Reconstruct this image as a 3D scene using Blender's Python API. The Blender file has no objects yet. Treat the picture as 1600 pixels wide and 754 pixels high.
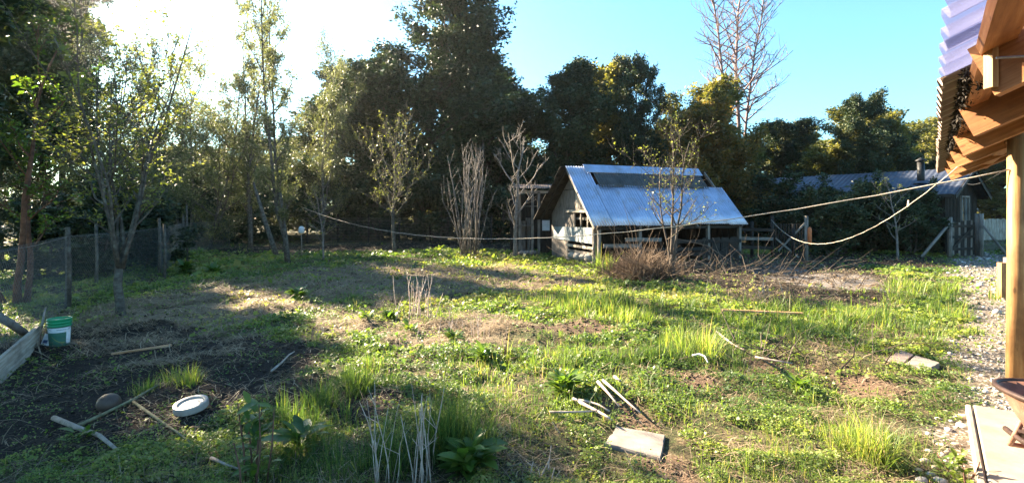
import bpy, math, random
import numpy as np
from mathutils import Vector, Matrix

R = math.radians
SC = bpy.context.scene
COL = SC.collection
rnd = random.Random(11)
NR = np.random.RandomState(5)

# ------------------------------------------------------------------ camera, sky, sun, exposure
F, HZ, CH = 800.0, 330.0, 1.7          # focal length in photo pixels, horizon row, eye height
cam = bpy.data.cameras.new('camera')
cam.sensor_width, cam.lens = 36.0, 18.0
cam.shift_y = (HZ - 377.0) / 1600.0
cam.clip_start, cam.clip_end = 0.05, 2000.0
camo = bpy.data.objects.new('camera', cam)
camo.location = (0, 0, CH)
camo.rotation_euler = (R(90), 0, 0)
COL.objects.link(camo)
SC.camera = camo

SUN_AZ, SUN_EL = -52.0, 26.5
svec = Vector((math.sin(R(SUN_AZ)) * math.cos(R(SUN_EL)), math.cos(R(SUN_AZ)) * math.cos(R(SUN_EL)), math.sin(R(SUN_EL))))
W = bpy.data.worlds.new('World')
SC.world = W
W.use_nodes = True
wn, wl = W.node_tree.nodes, W.node_tree.links
sky = wn.new('ShaderNodeTexSky')
sky.sky_type = 'NISHITA'
sky.sun_disc = False
sky.sun_elevation = R(SUN_EL)
sky.sun_rotation = R(SUN_AZ)
sky.air_density, sky.dust_density, sky.ozone_density = 1.0, 1.0, 1.0
tint = wn.new('ShaderNodeMix'); tint.data_type = 'RGBA'; tint.blend_type = 'MULTIPLY'; tint.inputs[0].default_value = 1
tint.inputs[7].default_value = (.50, .80, .92, 1)
wl.new(sky.outputs[0], tint.inputs[6]); wl.new(tint.outputs[2], wn['Background'].inputs[0])
wn['Background'].inputs[1].default_value = 0.05
sl = bpy.data.lights.new('sun', 'SUN')
sl.energy, sl.angle, sl.color = 5.0, R(0.53), (1.0, 0.84, 0.60)
so = bpy.data.objects.new('sun', sl)
so.rotation_euler = svec.to_track_quat('Z', 'Y').to_euler()
COL.objects.link(so)
SC.view_settings.view_transform = 'Standard'
SC.view_settings.look = 'None'
SC.view_settings.gamma = 1.0
SC.view_settings.exposure = 3.25
SC.render.film_transparent = False
SC.cycles.max_bounces = 6
SC.cycles.diffuse_bounces = 3
SC.cycles.transmission_bounces = 4
SC.cycles.transparent_max_bounces = 6

# ------------------------------------------------------------------ photo pixel -> place helpers
def dep(py, z=0.0): return (CH - z) * F / (py - HZ)
def gp(px, py, z=0.0):
    d = dep(py, z)
    return Vector(((px - 800.0) / F * d, d, z))
def at(px, d, z=0.0): return Vector(((px - 800.0) / F * d, d, z))
def pt(px, py, d): return Vector(((px - 800.0) / F * d, d, CH - (py - HZ) * d / F))

# ------------------------------------------------------------------ noise and the lie of the land
def vn(x, y, s=0.0):
    x = np.asarray(x, float); y = np.asarray(y, float)
    ix, iy = np.floor(x), np.floor(y)
    fx, fy = x - ix, y - iy
    fx, fy = fx * fx * (3 - 2 * fx), fy * fy * (3 - 2 * fy)
    def h(a, b):
        v = np.sin(a * 127.1 + b * 311.7 + s * 74.7) * 43758.5453
        return v - np.floor(v)
    return (h(ix, iy) * (1 - fx) + h(ix + 1, iy) * fx) * (1 - fy) + (h(ix, iy + 1) * (1 - fx) + h(ix + 1, iy + 1) * fx) * fy

# porch frame: E runs along the eave away from the camera, N points to the right into the porch
E2 = Vector((0.637, 0.771, 0)); N2 = Vector((0.771, -0.637, 0))
def sl_of(x, y): return x * 0.637 + y * 0.771, x * 0.771 - y * 0.637
def porch(s, l, z): return Vector((s * 0.637 + l * 0.771, s * 0.771 - l * 0.637, z))

def sstep(a, b, v):
    t = np.clip((v - a) / (b - a), 0, 1)
    return t * t * (3 - 2 * t)

def path_mask(x, y):
    s, l = sl_of(x, y)
    n = (vn(x * 1.1, y * 1.1, 3) - .5) * .5 + (vn(x * 4, y * 4, 4) - .5) * .2
    left = -0.26 + 0.045 * np.clip(s, 0, 14)
    m = sstep(-.16, .2, l - left + n) * (1 - sstep(1.9, 2.3, l + n)) * sstep(2.0, 3.0, s) * (1 - sstep(27, 32, s))
    return m

def hz(x, y):
    x = np.asarray(x, float); y = np.asarray(y, float)
    b = (vn(x * .35, y * .35, 1) - .5) * .10 + (vn(x * 1.3, y * 1.3, 2) - .5) * .075 + (vn(x * 3.7, y * 3.7, 7) - .5) * .05 + np.clip(vn(x * 2.1 + .3, y * 2.1, 8) - .45, 0, 1) ** 1.2 * .12
    s, l = sl_of(x, y)
    flat = sstep(-.5, .1, l) * (1 - sstep(3, 4, l)) * (1 - sstep(24, 30, s))
    return b * (1 - .8 * flat) - .015 * flat
def gz(x, y): return float(hz(x, y))
def onground(v, dz=0.0): return Vector((v[0], v[1], gz(v[0], v[1]) + dz))

def pb(px, py, w, h):
    c = gp(px, py)
    d0, d1 = dep(py + h), dep(max(py - h, HZ + 30))
    return (c.x, c.y, w * c.y / F, max(.25, (d1 - d0) / 2))
def blobs(x, y, lst):
    m = np.zeros_like(x)
    for (px, py, w, h, a) in lst:
        cx, cy, rx, ry = pb(px, py, w, h)
        m = np.maximum(m, a * np.exp(-(((x - cx) / rx) ** 2 + ((y - cy) / ry) ** 2) ** 1.4))
    return m
SOIL = [(90, 620, 210, 120, 1.1), (300, 600, 190, 75, 1.0), (140, 540, 150, 50, 1.1), (380, 570, 120, 45, .8), (560, 640, 60, 25, .7),
        (1240, 570, 110, 30, .62), (1330, 600, 80, 26, .5), (1180, 610, 90, 20, .42), (960, 640, 60, 14, .6), (890, 520, 90, 14, .6), (1040, 730, 50, 20, .8), (1090, 600, 60, 20, .5),
        (1000, 655, 50, 12, .6), (860, 560, 50, 10, .5), (460, 610, 90, 40, .6)]
STRAW = [(370, 470, 190, 50, 1.1), (240, 500, 60, 50, 1.0), (300, 565, 90, 25, .8), (650, 435, 260, 28, 1.0), (800, 440, 130, 20, .9), (700, 520, 110, 42, .8), (850, 470, 60, 18, .6),
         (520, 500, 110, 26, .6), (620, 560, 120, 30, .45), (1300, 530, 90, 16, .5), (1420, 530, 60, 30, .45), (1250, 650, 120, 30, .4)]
TWIG_SHADE = [(1130, 415, 190, 30, 1.2), (1330, 405, 160, 12, 1.0), (950, 400, 40, 14, .8), (700, 385, 200, 8, .7), (450, 390, 160, 8, .8)]  # dark twiggy ground, enlarged and deepened to carry barn and tree shade
BARK = [(1290, 440, 90, 13, 1.1), (1390, 452, 60, 9, .9), (1210, 425, 60, 9, .7)]
MOSS = [(360, 410, 100, 12, 1.1), (420, 420, 60, 8, .8), (770, 408, 90, 9, .7), (800, 460, 120, 10, .6)]
LUSH = [(930, 475, 80, 26, 1.0), (1090, 545, 70, 24, 1.0), (1290, 500, 120, 30, .9), (1440, 470, 90, 40, .9), (700, 700, 90, 40, .6), (520, 680, 130, 60, .5), (1180, 490, 120, 20, .7), (1150, 690, 120, 50, .2), (1350, 690, 60, 30, .35), (830, 610, 130, 45, .25), (900, 700, 90, 40, .3), (1000, 560, 160, 26, .6), (560, 590, 40, 30, .7)]
def zones(x, y):
    n1, n2 = vn(x * .9, y * .9, 11), vn(x * 2.6, y * 2.6, 12)
    n = (n1 - .5) * .7 + (n2 - .5) * .55
    soil = sstep(.34, .6, blobs(x, y, SOIL) + n * .75)
    straw = sstep(.34, .66, blobs(x, y, STRAW) + n * .75)
    dark = sstep(.3, .6, blobs(x, y, TWIG_SHADE) + n * .4)
    bark = sstep(.35, .6, blobs(x, y, BARK) + n * .5)
    moss = sstep(.3, .6, blobs(x, y, MOSS) + n * .5)
    lush = blobs(x, y, LUSH)
    path = path_mask(x, y)
    return soil, straw, dark, bark, moss, lush, path

# ------------------------------------------------------------------ materials
def newmat(name):
    m = bpy.data.materials.new(name); m.use_nodes = True
    nt = m.node_tree
    return m, nt, nt.nodes['Principled BSDF']
def C4(c): return (c[0], c[1], c[2], 1)
def ramp(nt, fac, stops):
    r = nt.nodes.new('ShaderNodeValToRGB')
    el = r.color_ramp.elements
    while len(el) < len(stops): el.new(0.5)
    for e, (p, c) in zip(el, stops): e.position = p; e.color = C4(c)
    nt.links.new(fac, r.inputs[0])
    return r.outputs[0]
def noise(nt, vec, scale, detail=4, rough=.6):
    n = nt.nodes.new('ShaderNodeTexNoise')
    n.inputs['Scale'].default_value = scale; n.inputs['Detail'].default_value = detail; n.inputs['Roughness'].default_value = rough
    if vec is not None: nt.links.new(vec, n.inputs['Vector'])
    return n.outputs[0]
def objco(nt):
    return nt.nodes.new('ShaderNodeTexCoord').outputs['Object']
def mixc(nt, fac, a, b):
    m = nt.nodes.new('ShaderNodeMix'); m.data_type = 'RGBA'
    for i, v in ((0, fac), (6, a), (7, b)):
        if isinstance(v, (int, float)): m.inputs[i].default_value = v
        elif isinstance(v, tuple): m.inputs[i].default_value = C4(v)
        else: nt.links.new(v, m.inputs[i])
    return m.outputs[2]
def bump(nt, bs, h, strength, dist):
    b = nt.nodes.new('ShaderNodeBump'); b.inputs['Strength'].default_value = strength; b.inputs['Distance'].default_value = dist
    nt.links.new(h, b.inputs['Height']); nt.links.new(b.outputs[0], bs.inputs['Normal'])
def rough_mat(name, c1, c2, scale=8, rough=.85, bs=.4, bd=.02, metal=0, spec=.3, c3=None):
    m, nt, b = newmat(name)
    n = noise(nt, objco(nt), scale, 6, .65)
    st = [(.3, c1), (.68, c2)] if c3 is None else [(.28, c1), (.5, c2), (.7, c3)]
    nt.links.new(ramp(nt, n, st), b.inputs['Base Color'])
    b.inputs['Roughness'].default_value = rough; b.inputs['Metallic'].default_value = metal; b.inputs['Specular IOR Level'].default_value = spec
    bump(nt, b, noise(nt, objco(nt), scale * 4, 5, .7), bs, bd)
    return m
def wood_mat(name, c1, c2, c3, rough=.75, stain=None, knots=False):
    m, nt, b = newmat(name)
    a = nt.nodes.new('ShaderNodeAttribute'); a.attribute_name = 'grain'
    mp = nt.nodes.new('ShaderNodeMapping'); mp.inputs['Scale'].default_value = (1.6, 34, 34)
    nt.links.new(a.outputs['Vector'], mp.inputs['Vector'])
    n = noise(nt, mp.outputs[0], 1.0, 7, .62)
    col = ramp(nt, n, [(.3, c1), (.5, c2), (.68, c3)])
    mp2 = nt.nodes.new('ShaderNodeMapping'); mp2.inputs['Scale'].default_value = (2.2, 5, 5)
    nt.links.new(a.outputs['Vector'], mp2.inputs['Vector'])
    n2 = noise(nt, mp2.outputs[0], 1.3, 4, .6)
    col = mixc(nt, ramp(nt, n2, [(.46, (0, 0, 0)), (.7, (.75, .75, .75))]), col, stain or tuple(x * .45 for x in c1))
    if knots:
        v = nt.nodes.new('ShaderNodeTexVoronoi'); v.inputs['Scale'].default_value = 1.0
        mp3 = nt.nodes.new('ShaderNodeMapping'); mp3.inputs['Scale'].default_value = (3.0, 8, 8)
        nt.links.new(a.outputs['Vector'], mp3.inputs['Vector']); nt.links.new(mp3.outputs[0], v.inputs['Vector'])
        col = mixc(nt, ramp(nt, v.outputs['Distance'], [(.06, (.9, .9, .9)), (.13, (0, 0, 0))]), col, tuple(x * .3 for x in c1))
    nt.links.new(col, b.inputs['Base Color'])
    b.inputs['Roughness'].default_value = rough; b.inputs['Specular IOR Level'].default_value = .25
    bump(nt, b, n, .5, .006)
    return m
def leaf_mat(name, stops, trans=.4, rough=.45, tcol=None, spec=.4, vary=.12):
    m, nt, b = newmat(name)
    a = nt.nodes.new('ShaderNodeAttribute'); a.attribute_name = 'tint'
    oi = nt.nodes.new('ShaderNodeObjectInfo')
    ad = nt.nodes.new('ShaderNodeMath'); ad.operation = 'MULTIPLY_ADD'
    nt.links.new(oi.outputs['Random'], ad.inputs[0]); ad.inputs[1].default_value = vary
    nt.links.new(a.outputs['Fac'], ad.inputs[2])
    col = ramp(nt, ad.outputs[0], stops)
    nt.links.new(col, b.inputs['Base Color'])
    b.inputs['Roughness'].default_value = rough; b.inputs['Specular IOR Level'].default_value = spec
    t = nt.nodes.new('ShaderNodeBsdfTranslucent')
    hs = nt.nodes.new('ShaderNodeMix'); hs.data_type = 'RGBA'; hs.blend_type = 'MULTIPLY'; hs.inputs[0].default_value = 1
    nt.links.new(col, hs.inputs[6]); hs.inputs[7].default_value = C4(tcol or (1.5, 1.5, .6))
    nt.links.new(hs.outputs[2], t.inputs[0])
    mx = nt.nodes.new('ShaderNodeMixShader'); mx.inputs[0].default_value = trans
    nt.links.new(b.outputs[0], mx.inputs[1]); nt.links.new(t.outputs[0], mx.inputs[2])
    nt.links.new(mx.outputs[0], nt.nodes['Material Output'].inputs[0])
    return m

M = {}
M['bark'] = rough_mat('bark', (.035, .028, .022), (.14, .11, .09), 9, .95, .8, .03)
M['bark_red'] = rough_mat('red_bark', (.06, .03, .02), (.20, .10, .065), 9, .9, .6, .02)
M['bark_pale'] = rough_mat('pale_bark', (.085, .07, .06), (.25, .215, .19), 14, .9, .5, .01)
M['bark_pink'] = rough_mat('pinkish_bark', (.11, .072, .07), (.24, .165, .16), 6, .9, .4, .02)
M['bark_lichen'] = rough_mat('lichen_bark', (.03, .024, .02), (.095, .08, .066), 12, .95, .7, .02, c3=(.18, .175, .14))
M['evergreen'] = leaf_mat('evergreen_leaf', [(0, (.012, .024, .013)), (.5, (.030, .052, .024)), (1, (.085, .098, .045))], .12, .55, spec=.25, vary=.15)
M['evergreen_blue'] = leaf_mat('blue_green_leaf', [(0, (.016, .03, .014)), (.5, (.036, .066, .030)), (1, (.085, .12, .055))], .15, .55, spec=.25)
M['olive'] = leaf_mat('olive_leaf', [(0, (.05, .06, .02)), (.5, (.14, .14, .045)), (1, (.26, .22, .075))], .42, .5)
M['rust'] = leaf_mat('rusty_leaf', [(0, (.05, .055, .022)), (.45, (.145, .11, .04)), (1, (.36, .18, .06))], .5, .5)
M['pale'] = leaf_mat('pale_leaf', [(0, (.06, .075, .032)), (.5, (.12, .135, .06)), (1, (.22, .215, .11))], .45, .45, (1.35, 1.35, .85))
M['bud'] = leaf_mat('bud_leaf', [(0, (.08, .10, .025)), (.5, (.16, .19, .05)), (1, (.28, .28, .12))], .45, .45)
M['weed'] = leaf_mat('weed_leaf', [(0, (.03, .065, .015)), (.5, (.075, .14, .025)), (1, (.17, .21, .045))], .42, .4)
GST = [(0, (.026, .05, .02)), (.35, (.066, .115, .034)), (.6, (.17, .225, .05)), (.82, (.28, .25, .085)), (1, (.40, .30, .18))]
M['grass'] = leaf_mat('grass_blade', GST, .48, .5, (1.7, 1.75, .75), vary=0)
M['cover'] = leaf_mat('ground_cover_leaf', GST, .42, .5, (1.7, 1.75, .75), vary=0)
M['straw'] = leaf_mat('dry_straw', [(0, (.09, .06, .035)), (.5, (.24, .175, .11)), (1, (.46, .36, .25))], .15, .7, (1, .9, .7), .2, 0)
M['twig'] = leaf_mat('dry_twig', [(0, (.03, .022, .016)), (.5, (.085, .064, .05)), (1, (.22, .18, .145))], .05, .8, (1, 1, 1), .2, 0)
M['brush'] = leaf_mat('dry_brush', [(0, (.05, .032, .022)), (.5, (.14, .095, .065)), (1, (.30, .22, .16))], .1, .8, (1, .9, .8), .2, 0)
M['stalk'] = rough_mat('dry_stalk', (.28, .19, .14), (.56, .46, .40), 22, .85, .3, .004)
M['stick'] = rough_mat('weathered_stick', (.16, .12, .09), (.42, .34, .28), 16, .9, .5, .006)
M['stick_green'] = rough_mat('mossy_stick', (.10, .09, .05), (.26, .23, .13), 16, .9, .5, .006)
M['stick_pale'] = rough_mat('bleached_stick', (.26, .19, .15), (.48, .39, .33), 16, .9, .4, .006)
M['brick_red'] = rough_mat('wheel_red', (.30, .035, .03), (.42, .06, .045), 12, .5, .1, .004)
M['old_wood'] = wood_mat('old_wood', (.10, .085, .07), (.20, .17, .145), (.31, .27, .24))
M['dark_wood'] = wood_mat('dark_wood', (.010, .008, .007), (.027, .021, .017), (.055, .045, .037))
M['pale_wood'] = wood_mat('pale_wood', (.26, .20, .15), (.42, .35, .28), (.56, .49, .42), stain=(.14, .11, .085))
M['ply'] = wood_mat('weathered_plywood', (.10, .08, .066), (.17, .14, .12), (.24, .205, .18), stain=(.06, .05, .042))
M['orange_wood'] = wood_mat('orange_wood', (.19, .068, .021), (.30, .118, .04), (.40, .185, .075), .6, stain=(.15, .055, .02), knots=True)
M['post_wood'] = wood_mat('peeled_post_wood', (.22, .11, .042), (.31, .17, .07), (.39, .24, .11), .6, stain=(.13, .06, .025), knots=True)
M['lath'] = wood_mat('new_lath', (.42, .20, .09), (.56, .30, .16), (.66, .42, .26), .7)
M['concrete'] = rough_mat('concrete', (.20, .155, .115), (.30, .24, .185), 5, .85, .25, .006)
M['paver'] = rough_mat('paver_stone', (.15, .125, .11), (.26, .22, .19), 7, .85, .3, .006)
M['paver_dark'] = rough_mat('pinkish_paver', (.17, .115, .10), (.25, .185, .16), 9, .85, .3, .006)
M['white_plastic'] = rough_mat('white_plastic', (.24, .195, .17), (.37, .315, .285), 9, .45, .08, .002, spec=.5)
M['green_plastic'] = rough_mat('green_plastic', (.0, .17, .065), (.0, .26, .10), 9, .35, .05, .002, spec=.5)
M['teal_print'] = rough_mat('teal_print', (.035, .12, .085), (.06, .18, .125), 10, .45, .05, .002, spec=.5)
M['lime_print'] = rough_mat('lime_print', (.18, .24, .07), (.26, .31, .11), 10, .45, .05, .002, spec=.5)
M['white_print'] = rough_mat('white_print', (.55, .55, .55), (.72, .72, .74), 14, .5, .05, .002)
M['grey_print'] = rough_mat('grey_print', (.30, .33, .36), (.40, .43, .46), 14, .5, .05, .002)
M['blue_print'] = rough_mat('blue_print', (.04, .06, .13), (.07, .09, .18), 14, .5, .05, .002)
M['ball'] = rough_mat('mud_brown_ball', (.05, .028, .02), (.095, .058, .042), 14, .55, .3, .006, spec=.4)
M['rope'] = rough_mat('rope', (.28, .225, .18), (.46, .40, .34), 40, .9, .4, .003)
M['cable'] = rough_mat('black_cable', (.012, .012, .012), (.03, .03, .03), 20, .6, .1, .002)
M['wire'] = rough_mat('galvanised_wire', (.12, .12, .12), (.24, .24, .24), 20, .55, .1, .002, metal=.6)
M['peg'] = rough_mat('peg_wood', (.45, .32, .22), (.6, .46, .34), 30, .7, .2, .002)
M['rust_tray'] = rough_mat('rusty_tray', (.13, .06, .04), (.24, .12, .085), 7, .6, .4, .006, metal=.2, spec=.4, c3=(.33, .19, .14))
M['rust_dark'] = rough_mat('dark_rim_metal', (.022, .013, .011), (.06, .032, .025), 9, .5, .2, .004, metal=.3, spec=.4)
M['rubber'] = rough_mat('rubber', (.012, .012, .012), (.03, .03, .03), 20, .8, .3, .004)
M['stone_pale'] = rough_mat('pale_stone', (.28, .25, .235), (.46, .42, .40), 9, .85, .4, .008)
M['stone_grey'] = rough_mat('grey_stone', (.20, .19, .19), (.38, .36, .36), 9, .85, .4, .008)
M['stone_tan'] = rough_mat('tan_stone', (.28, .21, .16), (.46, .37, .30), 9, .85, .4, .008)
M['orange_float'] = rough_mat('orange_plastic', (.42, .10, .03), (.55, .16, .05), 9, .5, .1, .002)
M['blue_panel'] = rough_mat('faded_panel', (.17, .19, .20), (.34, .36, .36), 3, .6, .15, .006)
M['sack'] = rough_mat('pale_sack', (.26, .22, .185), (.42, .37, .32), 12, .9, .5, .01)
M['white_sheet'] = rough_mat('white_sheet', (.66, .68, .72), (.80, .81, .84), 3, .5, .1, .004)
M['stove_pipe'] = rough_mat('black_stove_pipe', (.012, .012, .013), (.035, .034, .034), 12, .5, .1, .002, metal=.4)
M['cobweb'] = leaf_mat('cobweb_litter', [(0, (.01, .008, .007)), (.5, (.03, .024, .02)), (1, (.12, .10, .085))], .1, .8, (1, 1, 1), .2, 0)

def metal_roof(name, c1, c2, rough, metal, rust=None):
    m, nt, b = newmat(name)
    co = objco(nt)
    n = noise(nt, co, 2.2, 6, .65)
    col = ramp(nt, n, [(.3, c1), (.66, c2)])
    if rust: col = mixc(nt, ramp(nt, noise(nt, co, 1.3, 7, .7), [(.54, (0, 0, 0)), (.70, (.75, .75, .75))]), col, rust)
    nt.links.new(col, b.inputs['Base Color'])
    b.inputs['Metallic'].default_value = metal
    nt.links.new(ramp(nt, noise(nt, co, 5, 4), [(.3, (rough - .1,) * 3), (.7, (rough + .12,) * 3)]), b.inputs['Roughness'])
    bump(nt, b, noise(nt, co, 3, 3), .12, .02)
    return m
M['tin'] = metal_roof('galvanised_tin', (.36, .41, .53), (.53, .58, .72), .40, .75, (.34, .27, .24))
M['tin_dark'] = metal_roof('dark_old_sheet', (.035, .036, .036), (.085, .085, .083), .6, .2)
M['tin_brown'] = metal_roof('brown_corrugated', (.10, .065, .05), (.19, .13, .10), .55, .2)
M['tin_slate'] = metal_roof('slate_blue_sheet', (.04, .05, .075), (.07, .08, .115), .5, .3)

m, nt, b = newmat('clear_corrugated')          # translucent plastic sheet
b.inputs['Base Color'].default_value = (.30, .30, .44, 1); b.inputs['Roughness'].default_value = .25
t = nt.nodes.new('ShaderNodeBsdfTranslucent'); t.inputs[0].default_value = (.20, .195, .33, 1)
tr = nt.nodes.new('ShaderNodeBsdfTransparent'); tr.inputs[0].default_value = (.85, .9, 1, 1)
m1 = nt.nodes.new('ShaderNodeMixShader'); m1.inputs[0].default_value = .6
m2 = nt.nodes.new('ShaderNodeMixShader'); m2.inputs[0].default_value = .48
nt.links.new(b.outputs[0], m1.inputs[1]); nt.links.new(t.outputs[0], m1.inputs[2])
nt.links.new(m1.outputs[0], m2.inputs[1]); nt.links.new(tr.outputs[0], m2.inputs[2])
nt.links.new(m2.outputs[0], nt.nodes['Material Output'].inputs[0])
M['clear'] = m
m, nt, b = newmat('window_glass')
b.inputs['Base Color'].default_value = (.20, .30, .36, 1); b.inputs['Roughness'].default_value = .04; b.inputs['Metallic'].default_value = .55
M['glass'] = m

def ground_mat():
    m, nt, b = newmat('yard_ground')
    L = nt.links.new
    co = objco(nt)
    a1 = nt.nodes.new('ShaderNodeAttribute'); a1.attribute_name = 'zone_a'
    a2 = nt.nodes.new('ShaderNodeAttribute'); a2.attribute_name = 'zone_b'
    s1 = nt.nodes.new('ShaderNodeSeparateColor'); L(a1.outputs['Color'], s1.inputs[0])
    s2 = nt.nodes.new('ShaderNodeSeparateColor'); L(a2.outputs['Color'], s2.inputs[0])
    nf, nm, nb = noise(nt, co, 38, 8, .72), noise(nt, co, 7, 6, .65), noise(nt, co, 1.6, 4, .6)
    green = ramp(nt, nm, [(.32, (.05, .046, .026)), (.46, (.075, .09, .034)), (.56, (.15, .12, .062)), (.7, (.21, .165, .095))])
    green = mixc(nt, ramp(nt, nf, [(.42, (.85, .85, .85)), (.58, (0, 0, 0))]), green, (.038, .029, .02))
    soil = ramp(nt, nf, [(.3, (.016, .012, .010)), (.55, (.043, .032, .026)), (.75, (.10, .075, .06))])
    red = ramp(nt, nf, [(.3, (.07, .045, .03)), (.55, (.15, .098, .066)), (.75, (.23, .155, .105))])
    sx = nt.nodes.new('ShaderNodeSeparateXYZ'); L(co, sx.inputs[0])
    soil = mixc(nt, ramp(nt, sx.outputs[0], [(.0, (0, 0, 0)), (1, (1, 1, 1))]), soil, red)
    straw = ramp(nt, nf, [(.3, (.10, .07, .048)), (.5, (.21, .155, .105)), (.72, (.34, .27, .19))])
    straw = mixc(nt, ramp(nt, nm, [(.42, (0, 0, 0)), (.62, (.6, .6, .6))]), straw, (.10, .085, .055))
    dark = ramp(nt, nf, [(.3, (.012, .009, .007)), (.6, (.034, .026, .019)), (.8, (.075, .06, .047))])  # twiggy ground colour, darkened to stand in for cast shade
    bark = ramp(nt, nf, [(.3, (.08, .068, .062)), (.5, (.18, .16, .15)), (.72, (.34, .31, .29))])
    moss = ramp(nt, nf, [(.3, (.09, .08, .02)), (.55, (.18, .155, .04)), (.75, (.27, .225, .07))])
    v = nt.nodes.new('ShaderNodeTexVoronoi'); v.inputs['Scale'].default_value = 30; L(co, v.inputs['Vector'])
    grv = mixc(nt, ramp(nt, v.outputs['Distance'], [(.25, (0, 0, 0)), (.6, (1, 1, 1))]),
               ramp(nt, v.outputs['Color'], [(.15, (.20, .17, .15)), (.5, (.34, .295, .26)), (.85, (.50, .45, .42))]), (.12, .095, .075))
    grv = mixc(nt, ramp(nt, nm, [(.5, (0, 0, 0)), (.68, (.6, .6, .6))]), grv, (.21, .155, .09))
    c = mixc(nt, s1.outputs[1], green, straw)
    c = mixc(nt, s2.outputs[1], c, moss)
    c = mixc(nt, s1.outputs[0], c, soil)
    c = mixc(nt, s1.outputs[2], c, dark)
    c = mixc(nt, s2.outputs[0], c, bark)
    c = mixc(nt, s2.outputs[2], c, grv)
    L(c, b.inputs['Base Color'])
    b.inputs['Roughness'].default_value = .95; b.inputs['Specular IOR Level'].default_value = .12
    bump(nt, b, nf, .9, .035)
    return m
M['ground'] = ground_mat()

# ------------------------------------------------------------------ object helpers
def tag(o, label=None, cat=None, group=None, kind=None):
    if label: o['label'] = label
    if cat: o['category'] = cat
    if group: o['group'] = group
    if kind: o['kind'] = kind
    return o
def thing(name, label, cat, loc=(0, 0, 0), group=None):
    o = bpy.data.objects.new(name, None); COL.objects.link(o)
    o.location = loc; o.empty_display_size = .2
    return tag(o, label, cat, group)
def root_loc(p):
    v = Vector((0, 0, 0))
    while p is not None: v += p.location; p = p.parent
    return v
def link(name, me, mat, parent=None):
    o = bpy.data.objects.new(name, me)
    if mat is not None and not me.materials: me.materials.append(mat)
    COL.objects.link(o); o.parent = parent
    return o
def copy_tree(o, parent=None):
    c = o.copy(); COL.objects.link(c); c.parent = parent
    for ch in list(o.children): copy_tree(ch, c)
    return c

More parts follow.
